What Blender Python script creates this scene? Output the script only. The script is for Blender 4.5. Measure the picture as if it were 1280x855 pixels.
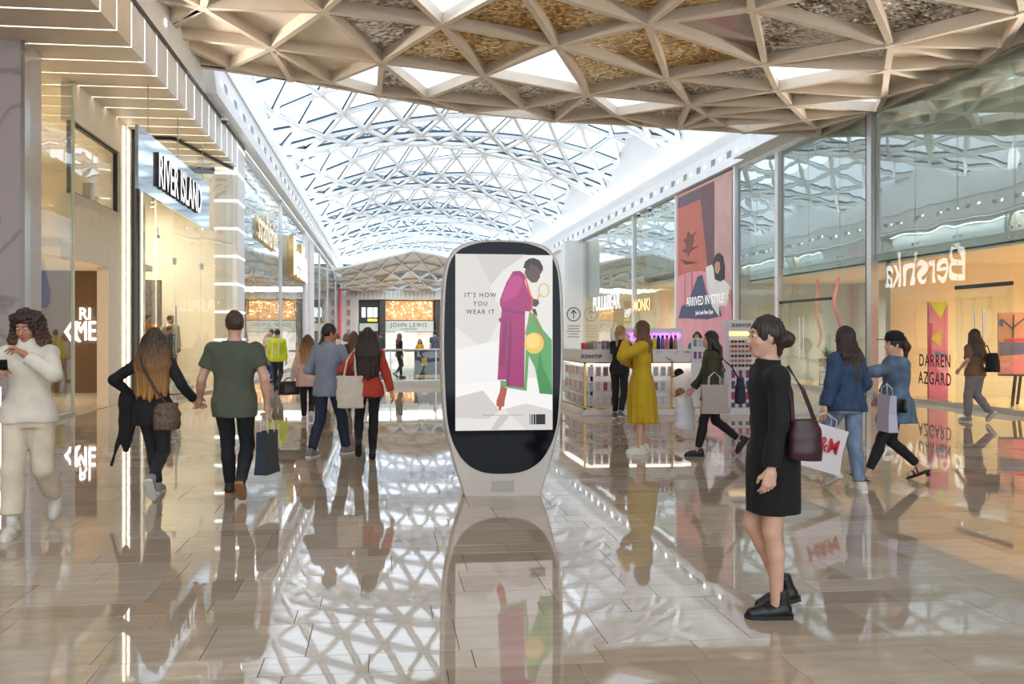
import bpy, bmesh, math, random
import numpy as np
from mathutils import Vector, Matrix
from mathutils.geometry import delaunay_2d_cdt
random.seed(7)
rng = np.random.default_rng(7)
R = math.radians
scene = bpy.context.scene
COL = scene.collection
for o in list(bpy.data.objects):
    bpy.data.objects.remove(o)

# ------------------------------------------------------------------ camera
cam_data = bpy.data.cameras.new('camera')
cam_data.sensor_width = 36.0
cam_data.lens = 36.0 * 1050.0 / 1280.0
cam_data.shift_x = 44.0 / 1280.0
cam_data.shift_y = -7.5 / 1280.0
cam_data.clip_end = 400
cam = bpy.data.objects.new('camera', cam_data)
cam.location = (0, 0, 1.55)
cam.rotation_euler = (R(90), 0, -math.atan(116.0 / 1050.0))
COL.objects.link(cam)
scene.camera = cam

# ------------------------------------------------------------------ sky and exposure
world = bpy.data.worlds.new('sky')
scene.world = world
world.use_nodes = True
wn = world.node_tree
bgn = wn.nodes['Background']
bgn.inputs['Color'].default_value = (0.80, 0.90, 1.0, 1)      # bright overcast sky
bgn.inputs['Strength'].default_value = 2.25
scene.view_settings.view_transform = 'Standard'
scene.view_settings.look = 'None'
scene.view_settings.gamma = 1.0
scene.view_settings.use_curve_mapping = False
scene.view_settings.exposure = 0.42
scene.cycles.use_denoising = True
scene.cycles.max_bounces = 10
scene.cycles.diffuse_bounces = 4
scene.cycles.glossy_bounces = 5
scene.cycles.transmission_bounces = 6
scene.cycles.transparent_max_bounces = 16
scene.cycles.sample_clamp_indirect = 6.0
scene.cycles.caustics_reflective = False
scene.cycles.caustics_refractive = False

# ------------------------------------------------------------------ helpers
def lin(c):
    c = c / 255.0
    return c / 12.92 if c <= 0.04045 else ((c + 0.055) / 1.055) ** 2.4
def rgb(r, g, b):
    return (lin(r), lin(g), lin(b), 1.0)

MATS = {}
def mat(name, col=(0.8, 0.8, 0.8, 1), rough=0.5, metal=0.0, spec=0.5, var=0.0, vscale=4.0, col2=None, stretch=(1, 1, 1),
        bump=0.0, bscale=30.0, bstretch=None, emit=None, estr=0.0, sheen=0.0, coat=0.0):
    """one procedural Principled material: noise-mottled colour and fine relief"""
    if name in MATS:
        return MATS[name]
    m = bpy.data.materials.new(name); m.use_nodes = True
    nt = m.node_tree; N = nt.nodes; L = nt.links
    b = N['Principled BSDF']
    b.inputs['Base Color'].default_value = col
    b.inputs['Roughness'].default_value = rough
    b.inputs['Metallic'].default_value = metal
    b.inputs['Specular IOR Level'].default_value = spec
    if coat: b.inputs['Coat Weight'].default_value = coat
    if sheen: b.inputs['Sheen Weight'].default_value = sheen
    tc = N.new('ShaderNodeTexCoord'); mp = N.new('ShaderNodeMapping')
    mp.inputs['Scale'].default_value = stretch
    L.new(tc.outputs['Object'], mp.inputs['Vector'])
    if var > 0 or col2 is not None:
        nz = N.new('ShaderNodeTexNoise'); nz.inputs['Scale'].default_value = vscale; nz.inputs['Detail'].default_value = 3
        L.new(mp.outputs['Vector'], nz.inputs['Vector'])
        rp = N.new('ShaderNodeValToRGB')
        c2 = col2 if col2 is not None else tuple(max(0, c * (1 - var)) for c in col[:3]) + (1,)
        c1 = col if col2 is not None else tuple(min(1, c * (1 + var * .5)) for c in col[:3]) + (1,)
        rp.color_ramp.elements[0].position = .35; rp.color_ramp.elements[1].position = .65
        rp.color_ramp.elements[0].color = c2; rp.color_ramp.elements[1].color = c1
        L.new(nz.outputs['Fac'], rp.inputs['Fac']); L.new(rp.outputs['Color'], b.inputs['Base Color'])
    if bump > 0:
        mp2 = N.new('ShaderNodeMapping'); mp2.inputs['Scale'].default_value = bstretch or (1, 1, 1)
        L.new(tc.outputs['Object'], mp2.inputs['Vector'])
        n2 = N.new('ShaderNodeTexNoise'); n2.inputs['Scale'].default_value = bscale; n2.inputs['Detail'].default_value = 2
        L.new(mp2.outputs['Vector'], n2.inputs['Vector'])
        bp = N.new('ShaderNodeBump'); bp.inputs['Strength'].default_value = bump; bp.inputs['Distance'].default_value = .02
        L.new(n2.outputs['Fac'], bp.inputs['Height']); L.new(bp.outputs['Normal'], b.inputs['Normal'])
    if emit is not None:
        b.inputs['Emission Color'].default_value = emit; b.inputs['Emission Strength'].default_value = estr
    MATS[name] = m
    return m

def glass_mat(name, tint=(.9, .97, .96, 1), ior=1.6, add=0.0, rough=0.0):
    """architectural pane: straight-through tint plus Fresnel mirror"""
    if name in MATS: return MATS[name]
    m = bpy.data.materials.new(name); m.use_nodes = True
    nt = m.node_tree; N = nt.nodes; L = nt.links
    N.remove(N['Principled BSDF']); out = N['Material Output']
    tr = N.new('ShaderNodeBsdfTransparent'); tr.inputs['Color'].default_value = tint
    gl = N.new('ShaderNodeBsdfGlossy'); gl.inputs['Roughness'].default_value = rough
    f0 = ((ior - 1) / (ior + 1)) ** 2
    lw = N.new('ShaderNodeLayerWeight'); lw.inputs['Blend'].default_value = .5
    pw = N.new('ShaderNodeMath'); pw.operation = 'POWER'; pw.inputs[1].default_value = 5.0; L.new(lw.outputs['Facing'], pw.inputs[0])
    fr = N.new('ShaderNodeMath'); fr.operation = 'MULTIPLY_ADD'; fr.inputs[1].default_value = 1 - f0; fr.inputs[2].default_value = f0; L.new(pw.outputs[0], fr.inputs[0])
    ad = N.new('ShaderNodeMath'); ad.operation = 'ADD'; ad.use_clamp = True; ad.inputs[1].default_value = add
    tc = N.new('ShaderNodeTexCoord'); nz = N.new('ShaderNodeTexNoise'); nz.inputs['Scale'].default_value = .55
    bp = N.new('ShaderNodeBump'); bp.inputs['Strength'].default_value = .035; bp.inputs['Distance'].default_value = .25
    L.new(tc.outputs['Object'], nz.inputs['Vector']); L.new(nz.outputs['Fac'], bp.inputs['Height']); L.new(bp.outputs['Normal'], gl.inputs['Normal'])
    mx = N.new('ShaderNodeMixShader')
    L.new(fr.outputs[0], ad.inputs[0]); L.new(ad.outputs[0], mx.inputs[0])
    L.new(tr.outputs[0], mx.inputs[1]); L.new(gl.outputs[0], mx.inputs[2]); L.new(mx.outputs[0], out.inputs['Surface'])
    MATS[name] = m
    return m

def emit_mat(name, col, strength):
    return mat(name, (0.02, 0.02, 0.02, 1), .6, emit=col, estr=strength)

class MB:
    """collects polygons; build() links them as one mesh object"""
    def __init__(s): s.v = []; s.f = []; s.m = []
    def poly(s, pts, m=0):
        k = len(s.v); s.v += [tuple(p) for p in pts]; s.f.append(tuple(range(k, k + len(pts)))); s.m.append(m); return s
    def box(s, x0, x1, y0, y1, z0, z1, m=0, mtx=None):
        p = [Vector((x, y, z)) for z in (z0, z1) for y in (y0, y1) for x in (x0, x1)]
        if mtx is not None: p = [mtx @ q for q in p]
        k = len(s.v); s.v += [tuple(q) for q in p]
        for q in ((0, 2, 3, 1), (4, 5, 7, 6), (0, 1, 5, 4), (2, 6, 7, 3), (0, 4, 6, 2), (1, 3, 7, 5)):
            s.f.append(tuple(k + i for i in q)); s.m.append(m)
        return s
    def cbox(s, c, d, m=0, rz=0.0, rx=0.0, ry=0.0):
        M4 = Matrix.Translation(c) @ Matrix.Rotation(rz, 4, 'Z') @ Matrix.Rotation(ry, 4, 'Y') @ Matrix.Rotation(rx, 4, 'X')
        return s.box(-d[0] / 2, d[0] / 2, -d[1] / 2, d[1] / 2, -d[2] / 2, d[2] / 2, m, M4)
    def bar(s, a, b, w, h, m=0, up=(0, 0, 1), hang=0.0):
        """rectangular bar from a to b, width w, height h along up; hang shifts it along up"""
        a = Vector(a); b = Vector(b); d = (b - a).normalized(); u = Vector(up); sd = d.cross(u).normalized(); u = sd.cross(d).normalized()
        k = len(s.v)
        for p in (a, b):
            for i, j in ((-1, -1), (1, -1), (1, 1), (-1, 1)):
                s.v.append(tuple(p + sd * (w / 2 * i) + u * (h / 2 * j + hang)))
        for q in ((0, 1, 2, 3), (7, 6, 5, 4), (0, 4, 5, 1), (1, 5, 6, 2), (2, 6, 7, 3), (3, 7, 4, 0)):
            s.f.append(tuple(k + i for i in q)); s.m.append(m)
        return s
    def tube(s, pts, r, n=8, m=0, caps=True):
        pts = [Vector(p) for p in pts]; rs = r if isinstance(r, (list, tuple)) else [r] * len(pts)
        k = len(s.v); ref = Vector((0, 0, 1))
        for i, p in enumerate(pts):
            d = (pts[min(i + 1, len(pts) - 1)] - pts[max(i - 1, 0)]).normalized()
            q = ref if abs(d.z) < .9 else Vector((1, 0, 0))
            u = d.cross(q).normalized(); w = u.cross(d).normalized()
            for j in range(n):
                t = 2 * math.pi * j / n; s.v.append(tuple(p + u * (math.cos(t) * rs[i]) + w * (math.sin(t) * rs[i])))
        for i in range(len(pts) - 1):
            for j in range(n):
                s.f.append((k + i * n + j, k + i * n + (j + 1) % n, k + (i + 1) * n + (j + 1) % n, k + (i + 1) * n + j)); s.m.append(m)
        if caps:
            s.f.append(tuple(k + j for j in range(n))[::-1]); s.m.append(m)
            e = k + (len(pts) - 1) * n; s.f.append(tuple(e + j for j in range(n))); s.m.append(m)
        return s
    def lathe(s, prof, c=(0, 0, 0), n=20, m=0, sx=1.0, sy=1.0):
        k = len(s.v)
        for r, z in prof:
            for j in range(n):
                t = 2 * math.pi * j / n; s.v.append((c[0] + r * sx * math.cos(t), c[1] + r * sy * math.sin(t), c[2] + z))
        for i in range(len(prof) - 1):
            for j in range(n):
                s.f.append((k + i * n + j, k + i * n + (j + 1) % n, k + (i + 1) * n + (j + 1) % n, k + (i + 1) * n + j)); s.m.append(m)
        s.f.append(tuple(k + j for j in range(n))[::-1]); s.m.append(m)
        e = k + (len(prof) - 1) * n; s.f.append(tuple(e + j for j in range(n))); s.m.append(m)
        return s
    def prism(s, poly, y0, y1, m=0, axis='Y'):
        """extrude a 2-D polygon (a,b): axis Y -> (a,y,b); X -> (x,a,b); Z -> (a,b,z)"""
        f = {'Y': lambda a, b, t: (a, t, b), 'X': lambda a, b, t: (t, a, b), 'Z': lambda a, b, t: (a, b, t)}[axis]
        k = len(s.v); n = len(poly)
        s.v += [f(a, b, y0) for a, b in poly] + [f(a, b, y1) for a, b in poly]
        s.f.append(tuple(range(k, k + n))); s.m.append(m); s.f.append(tuple(range(k + 2 * n - 1, k + n - 1, -1))); s.m.append(m)
        for i in range(n):
            j = (i + 1) % n; s.f.append((k + i, k + n + i, k + n + j, k + j)); s.m.append(m)
        return s
    def mesh(s, name, mats, smooth=False):
        me = bpy.data.meshes.new(name); me.from_pydata(s.v, [], s.f)
        for mm in (mats if isinstance(mats, (list, tuple)) else [mats]): me.materials.append(mm)
        if any(s.m): me.polygons.foreach_set('material_index', s.m)
        if smooth: me.polygons.foreach_set('use_smooth', [True] * len(me.polygons))
        me.update(); return me
    def build(s, name, mats, parent=None, smooth=False, loc=None, rz=0.0, fix=True):
        me = s.mesh(name, mats, smooth)
        if fix:
            bm = bmesh.new(); bm.from_mesh(me); bmesh.ops.recalc_face_normals(bm, faces=bm.faces); bm.to_mesh(me); bm.free()
        return link(name, me, parent, loc, rz)

def link(name, me, parent=None, loc=None, rz=0.0):
    o = bpy.data.objects.new(name, me); COL.objects.link(o); o.parent = parent
    if loc is not None: o.location = loc
    if rz: o.rotation_euler = (0, 0, rz)
    return o
def empty(name, loc=(0, 0, 0), rz=0.0, parent=None):
    return link(name, None, parent, loc, rz)
def tag(o, label=None, cat=None, group=None, kind=None):
    for k, v in (('label', label), ('category', cat), ('group', group), ('kind', kind)):
        if v: o[k] = v
    return o
def structure(o, label, cat='structure', group=None):
    return tag(o, label, cat, group, 'structure')
def bevel(o, w=.01, seg=2):
    m = o.modifiers.new('bevel', 'BEVEL'); m.width = w; m.segments = seg; m.limit_method = 'ANGLE'; return o

def text_obj(name, s, size, m, parent=None, loc=(0, 0, 0), rot=(R(90), 0, 0), extrude=.002, align='CENTER', sx=1.0, bold=0.0, space=1.0, base='CENTER', mats=None):
    cu = bpy.data.curves.new('txt', 'FONT'); cu.body = s; cu.size = size; cu.extrude = extrude; cu.align_x = align; cu.align_y = base
    cu.offset = bold; cu.space_character = space; cu.resolution_u = 3
    t = bpy.data.objects.new('txt', cu); COL.objects.link(t)
    dg = bpy.context.evaluated_depsgraph_get()
    me = bpy.data.meshes.new_from_object(t.evaluated_get(dg)); me.name = name
    bpy.data.objects.remove(t); bpy.data.curves.remove(cu)
    me.materials.clear()
    for mm in (mats or [m]): me.materials.append(mm)
    if mats and len(mats) > 1:
        for p in me.polygons: p.material_index = 0 if p.normal.z > .5 else 1
    o = link(name, me, parent, loc); o.rotation_euler = rot; o.scale = (sx, 1, 1)
    return o

def area_light(name, loc, size, power, col=(1, .9, .75), rot=(0, 0, 0), size_y=None, parent=None, spread=None):
    l = bpy.data.lights.new(name, 'AREA'); l.energy = power; l.color = col; l.size = size
    if size_y: l.shape = 'RECTANGLE'; l.size_y = size_y
    if spread is None and name == 'shop_lamp': spread = R(115)
    if spread: l.spread = spread
    o = bpy.data.objects.new(name, l); COL.objects.link(o); o.location = loc; o.rotation_euler = rot; o.parent = parent
    return o
def spot_light(name, loc, rot, power, angle=60, col=(1, .93, .82), blend=.5, rad=.05, parent=None):
    l = bpy.data.lights.new(name, 'SPOT'); l.energy = power; l.color = col; l.spot_size = R(angle); l.spot_blend = blend; l.shadow_soft_size = rad
    o = bpy.data.objects.new(name, l); COL.objects.link(o); o.location = loc; o.rotation_euler = rot; o.parent = parent
    return o
# ------------------------------------------------------------------ surface materials
def tile_material():
    m = bpy.data.materials.new('polished_limestone'); m.use_nodes = True
    nt = m.node_tree; N = nt.nodes; L = nt.links; b = N['Principled BSDF']
    oi = N.new('ShaderNodeObjectInfo'); ge = N.new('ShaderNodeNewGeometry')
    ad = N.new('ShaderNodeMath'); ad.operation = 'ADD'; fr = N.new('ShaderNodeMath'); fr.operation = 'FRACT'
    L.new(oi.outputs['Random'], ad.inputs[0]); L.new(ge.outputs['Random Per Island'], ad.inputs[1]); L.new(ad.outputs[0], fr.inputs[0])
    rp = N.new('ShaderNodeValToRGB'); e = rp.color_ramp.elements
    e[0].color = rgb(180, 160, 138); e[1].color = rgb(206, 190, 172)
    q = e.new(.5); q.color = rgb(194, 176, 155)
    L.new(fr.outputs[0], rp.inputs['Fac'])
    tc = N.new('ShaderNodeTexCoord'); mp = N.new('ShaderNodeMapping'); mp.inputs['Scale'].default_value = (1.2, 7, 1)
    nz = N.new('ShaderNodeTexNoise'); nz.inputs['Scale'].default_value = 2.2; nz.inputs['Detail'].default_value = 6; nz.inputs['Roughness'].default_value = .65
    geo = N.new('ShaderNodeNewGeometry')
    L.new(geo.outputs['Position'], mp.inputs['Vector']); L.new(mp.outputs['Vector'], nz.inputs['Vector'])
    r2 = N.new('ShaderNodeValToRGB'); r2.color_ramp.elements[0].position = .3; r2.color_ramp.elements[1].position = .7
    r2.color_ramp.elements[0].color = (.80, .77, .73, 1); r2.color_ramp.elements[1].color = (1, 1, 1, 1)
    L.new(nz.outputs['Fac'], r2.inputs['Fac'])
    mx = N.new('ShaderNodeMix'); mx.data_type = 'RGBA'; mx.blend_type = 'MULTIPLY'; mx.inputs[0].default_value = 1
    L.new(rp.outputs['Color'], mx.inputs[6]); L.new(r2.outputs['Color'], mx.inputs[7]); L.new(mx.outputs[2], b.inputs['Base Color'])
    b.inputs['Roughness'].default_value = .028
    b.inputs['IOR'].default_value = 1.75
    n3 = N.new('ShaderNodeTexNoise'); n3.inputs['Scale'].default_value = 9
    L.new(geo.outputs['Position'], n3.inputs['Vector'])
    bp = N.new('ShaderNodeBump'); bp.inputs['Strength'].default_value = .02; bp.inputs['Distance'].default_value = .004
    L.new(n3.outputs['Fac'], bp.inputs['Height']); L.new(bp.outputs['Normal'], b.inputs['Normal'])
    return m
M_TILE = tile_material()
M_GROUT = mat('grout', rgb(126, 112, 98), .6, var=.1)

def marble_material(name, base, vein, scale=1.3, rough=.12):
    m = bpy.data.materials.new(name); m.use_nodes = True
    N = m.node_tree.nodes; L = m.node_tree.links; b = N['Principled BSDF']
    tc = N.new('ShaderNodeTexCoord'); nz = N.new('ShaderNodeTexNoise'); nz.inputs['Scale'].default_value = scale; nz.inputs['Detail'].default_value = 8
    nz.inputs['Distortion'].default_value = 1.6
    L.new(tc.outputs['Object'], nz.inputs['Vector'])
    rp = N.new('ShaderNodeValToRGB'); e = rp.color_ramp.elements
    e[0].position = .47; e[0].color = base; e[1].position = .53; e[1].color = base
    q = e.new(.5); q.color = vein
    L.new(nz.outputs['Fac'], rp.inputs['Fac']); L.new(rp.outputs['Color'], b.inputs['Base Color']); b.inputs['Roughness'].default_value = rough
    return m
M_MARBLE = marble_material('grey_marble', rgb(198, 189, 191), rgb(168, 158, 160), .5)
M_WMARBLE = marble_material('white_marble', rgb(226, 224, 222), rgb(130, 126, 122), 2.0)
M_WHITE = mat('white_paint', rgb(236, 238, 240), .55, var=.03, vscale=2)
M_CORR = mat('white_fluted_cladding', rgb(240, 243, 246), .5, bump=.25, bscale=3.2, bstretch=(6, 6, .02))
M_STEELW = mat('white_steel', rgb(238, 240, 242), .4, var=.02)
M_GASKET = mat('dark_gasket', rgb(34, 66, 84), .5, var=.1)
M_BEIGE = mat('beige_panel', rgb(226, 214, 198), .5, var=.03, vscale=1.5)
M_RIB = mat('beige_rib', rgb(214, 200, 182), .5, var=.04, vscale=3)
M_CREAM = mat('cream_wall', rgb(240, 228, 206), .6, var=.03)
M_BLACK = mat('black_trim', rgb(22, 22, 24), .4, var=.1)
M_STEEL = mat('brushed_steel', rgb(190, 188, 186), .3, 1.0, var=.08, stretch=(1, 1, 20))
M_BROWN = mat('brown_wall', rgb(108, 88, 72), .7, var=.06)
M_GLASS = glass_mat('clear_glass', (.94, .975, .965, 1), 1.6)
M_GLASSG = glass_mat('green_glass', (.92, .98, .965, 1), 1.75, .17)
M_GLASSL = glass_mat('shopfront_glass', (.93, .97, .97, 1), 1.55)
M_SKYGLASS = glass_mat('roof_glass', (.97, .985, 1.0, 1), 1.2)
M_LED = emit_mat('led_strip', (1, .97, .92, 1), 4.0)
M_LEDW = emit_mat('warm_led_strip', (1, .86, .62, 1), 6.0)
M_LAMP = emit_mat('lamp_face', (1, .93, .8, 1), 12.0)
M_VENT = mat('vent_grey', rgb(150, 152, 154), .5, var=.1)

def mosaic_material(name, c1, c2, c3):
    m = bpy.data.materials.new(name); m.use_nodes = True
    N = m.node_tree.nodes; L = m.node_tree.links; b = N['Principled BSDF']
    ge = N.new('ShaderNodeNewGeometry'); vo = N.new('ShaderNodeTexVoronoi'); vo.inputs['Scale'].default_value = 20
    mp = N.new('ShaderNodeMapping'); mp.inputs['Scale'].default_value = (.75, 1, 1)
    L.new(ge.outputs['Position'], mp.inputs['Vector']); L.new(mp.outputs['Vector'], vo.inputs['Vector'])
    nz = N.new('ShaderNodeTexNoise'); nz.inputs['Scale'].default_value = .7; nz.inputs['Detail'].default_value = 2; L.new(ge.outputs['Position'], nz.inputs['Vector'])
    sp = N.new('ShaderNodeSeparateColor'); L.new(vo.outputs['Color'], sp.inputs[0])
    ad = N.new('ShaderNodeMath'); ad.operation = 'MULTIPLY_ADD'; ad.inputs[1].default_value = .45; L.new(sp.outputs[0], ad.inputs[0]); L.new(nz.outputs['Fac'], ad.inputs[2])
    rp = N.new('ShaderNodeValToRGB'); e = rp.color_ramp.elements; e[0].position = .45; e[0].color = c1; e[1].position = .95; e[1].color = c3
    q = e.new(.68); q.color = c2
    L.new(ad.outputs[0], rp.inputs['Fac']); L.new(rp.outputs['Color'], b.inputs['Base Color'])
    b.inputs['Metallic'].default_value = .55; b.inputs['Roughness'].default_value = .15
    # every facet leans its own way
    vm = N.new('ShaderNodeVectorMath'); vm.operation = 'SUBTRACT'; vm.inputs[1].default_value = (.5, .5, .5); L.new(vo.outputs['Color'], vm.inputs[0])
    vs = N.new('ShaderNodeVectorMath'); vs.operation = 'MULTIPLY'; vs.inputs[1].default_value = (1.3, 1.3, .2); L.new(vm.outputs[0], vs.inputs[0])
    va = N.new('ShaderNodeVectorMath'); va.operation = 'ADD'; L.new(ge.outputs['Normal'], va.inputs[0]); L.new(vs.outputs[0], va.inputs[1])
    vn = N.new('ShaderNodeVectorMath'); vn.operation = 'NORMALIZE'; L.new(va.outputs[0], vn.inputs[0]); L.new(vn.outputs[0], b.inputs['Normal'])
    return m
M_GOLD = mosaic_material('gold_mosaic', rgb(150, 104, 40), rgb(230, 188, 104), rgb(252, 242, 215))
M_SILVER = mosaic_material('silver_mosaic', rgb(110, 96, 84), rgb(216, 212, 204), rgb(252, 252, 250))
M_PINKM = mosaic_material('pearl_mosaic', rgb(150, 110, 100), rgb(205, 196, 188), rgb(236, 225, 214))

# ------------------------------------------------------------------ floor: 300 nearest slabs singly, the rest as one part
floor = MB().box(-9.0, 12.35, -6, 100, -.25, -.018).build('floor', M_GROUT)
structure(floor, 'polished beige limestone slab floor running down the mall', 'floor')
def tiles():
    rows = []; y = 3.0; k = 0; dep = [.45, .45, .23, .47, .23, .23]
    while y < 96:
        d = dep[k % 6]; k += 1
        x = -8.9 + random.random() * .5
        while x < 12.3:
            w = random.choice([.5, .5, .62, .75]) if y < 45 else 1.5
            rows.append((x, min(x + w, 12.33), y, y + d)); x += w
        y += d
    return rows
ALLT = tiles()
def tile_px(t):
    S, C = math.sin(math.atan(116 / 1050)), math.cos(math.atan(116 / 1050))
    X = (t[0] + t[1]) / 2; Y = (t[2] + t[3]) / 2
    return X * S + Y * C, 596 + 1050 * (X * C - Y * S) / (X * S + Y * C)
inview = sorted([t for t in ALLT if 3.55 < tile_px(t)[0] and -40 < tile_px(t)[1] < 1320], key=lambda t: tile_px(t)[0])[:300]
nearset = set(inview)
def tile_geo(mb, t):
    g = .0016; x0, x1, y0, y1 = t[0] + g, t[1] - g, t[2] + g, t[3] - g; b = .001; zb = -.016
    ta, tb = random.uniform(-1, 1) * .0007, random.uniform(-1, 1) * .0010
    cx, cy = (x0 + x1) / 2, (y0 + y1) / 2
    z = lambda x, y: ta * (x - cx) + tb * (y - cy)
    k = len(mb.v)
    for (x, y) in ((x0, y0), (x1, y0), (x1, y1), (x0, y1)): mb.v.append((x, y, zb))
    for (x, y) in ((x0, y0), (x1, y0), (x1, y1), (x0, y1)): mb.v.append((x, y, z(x, y) - b))
    for (x, y) in ((x0 + b, y0 + b), (x1 - b, y0 + b), (x1 - b, y1 - b), (x0 + b, y1 - b)): mb.v.append((x, y, z(x, y)))
    mb.f.append((k + 8, k + 9, k + 10, k + 11))
    for i in range(4):
        j = (i + 1) % 4
        mb.f.append((k + i, k + j, k + 4 + j, k + 4 + i)); mb.f.append((k + 4 + i, k + 4 + j, k + 8 + j, k + 8 + i))
    mb.m += [0] * 9
for t in inview:
    mb = MB(); tile_geo(mb, t); mb.build('floor_slab', M_TILE, floor, fix=False)
mb = MB()
for t in ALLT:
    if t not in nearset: tile_geo(mb, t)
tag(mb.build('floor_slab_field', M_TILE, floor, fix=False), kind='stuff')

# ------------------------------------------------------------------ glazed lattice roof
def roof_z(x, y):
    u = (x - 4.1) / 8.6
    s = y - .55 * x
    ph = 2 * math.pi * (s - 33) / 12.5
    wave = math.cos(ph + .35 * math.sin(ph))
    return 10.15 + 2.0 * max(0, 1 - u * u) + (.78 + .32 * (1 - u * u)) * wave
def build_roof():
    root = empty('ceiling_glass_roof', (4, 50, 12))
    structure(root, 'undulating white steel lattice roof with triangular glass panes over the mall', 'roof')
    root.location = (0, 0, 0)
    dx, dy = 1.72, 1.45; nj = 53; ni = 12; x0 = -6.0; y0 = 17.0
    P = {}
    for j in range(nj):
        for i in range(ni):
            x = x0 + (i + .5 * (j % 2)) * dx; y = y0 + j * dy + .55 * x * .5
            P[i, j] = Vector((x, y, roof_z(x, y)))
    tris = []
    for j in range(nj - 1):
        for i in range(ni - 1):
            if j % 2 == 0:
                tris.append(((i, j), (i + 1, j), (i, j + 1)))
                tris.append(((i + 1, j), (i + 1, j + 1), (i, j + 1)))
            else:
                tris.append(((i, j), (i + 1, j), (i + 1, j + 1)))
                tris.append(((i, j), (i + 1, j + 1), (i, j + 1)))
    edges = {}
    for t in tris:
        for a, b in ((0, 1), (1, 2), (2, 0)):
            edges[tuple(sorted((t[a], t[b])))] = 1
    W, D = .15, .26
    def dist(p): return p.y if (p.y > 24) else 500 - p.y
    el = sorted(edges, key=lambda e: dist((P[e[0]] + P[e[1]]) / 2))
    stuff = MB()
    for k, (a, b) in enumerate(el):
        if k < 300:
            MB().bar(P[a], P[b], W, D * .62, hang=-D * .19).build('roof_beam', M_STEELW, root)
        else:
            stuff.bar(P[a], P[b], W, D * .62, hang=-D * .19)
    tag(stuff.build('roof_beam_field', M_STEELW, root), kind='stuff')
    def panel(mb, t):
        q = [P[k] for k in t]; c = (q[0] + q[1] + q[2]) / 3
        n = (q[1] - q[0]).cross(q[2] - q[0]).normalized()
        if n.z < 0: n = -n
        ins = []
        for i in range(3):
            d = c - q[i]; ins.append(q[i] + d.normalized() * (W * .5 / .5))
        top = [p + n * .12 for p in ins]; lo = [p + n * .03 for p in ins]
        mb.poly(top, 0)
        for i in range(3):
            j = (i + 1) % 3; mb.poly([lo[i], lo[j], top[j], top[i]], 1)
    tl = sorted(tris, key=lambda t: dist((P[t[0]] + P[t[1]] + P[t[2]]) / 3))
    stuff = MB()
    for k, t in enumerate(tl):
        if k < 300:
            m1 = MB(); panel(m1, t); m1.build('roof_pane', [M_SKYGLASS, M_GASKET], root, fix=False)
        else: panel(stuff, t)
    tag(stuff.build('roof_pane_field', [M_SKYGLASS, M_GASKET], root, fix=False), kind='stuff')
build_roof()

# ------------------------------------------------------------------ beige triangulated canopy over the near hall
CANOPY = [(-4.74, 18.54, 8.1), (-4.73, 20.29, 8.1), (-3.52, 16.86, 8.1), (-3.64, 20.55, 8.1), (-2.5, 19.06, 8.1), (-1.19, 16.79, 8.1), (-1.33, 21.46, 8.1), (-0.06, 19.78, 8.1), (1.18, 17.28, 8.1),
          (1.14, 22.6, 8.1), (2.45, 20.5, 8.1), (3.79, 18.25, 8.1), (5.38, 16.79, 8.1), (2.31, 23.85, 8.1), (3.88, 23.27, 8.1), (5.37, 21.8, 8.1), (6.99, 20.23, 8.1), (8.67, 18.39, 7.92), (10.24, 16.03, 7.6),
          (5.04, 24.6, 8.1), (6.68, 23.76, 8.1), (8.25, 22.04, 7.99), (9.6, 19.71, 7.74), (10.87, 17.17, 7.48), (12.05, 15.2, 7.35), (7.65, 24.66, 8.07), (8.99, 22.61, 7.86), (10.34, 20.44, 7.58), (11.78, 18.71, 7.37),
          (9.61, 23.04, 7.73), (11.12, 21.21, 7.44), (12.35, 19.89, 7.35), (11.74, 21.74, 7.37), (12.3, 16.13, 7.35), (12.35, 17.5, 7.35), (7.18, 15.79, 8.1), (11.28, 13.74, 7.42), (-2.32, 21.35, 8.1), (-0.13, 22.48, 8.1),
          (8.7, 24.1, 7.86), (10.4, 23.3, 7.6), (12.3, 22.6, 7.36)]
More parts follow.
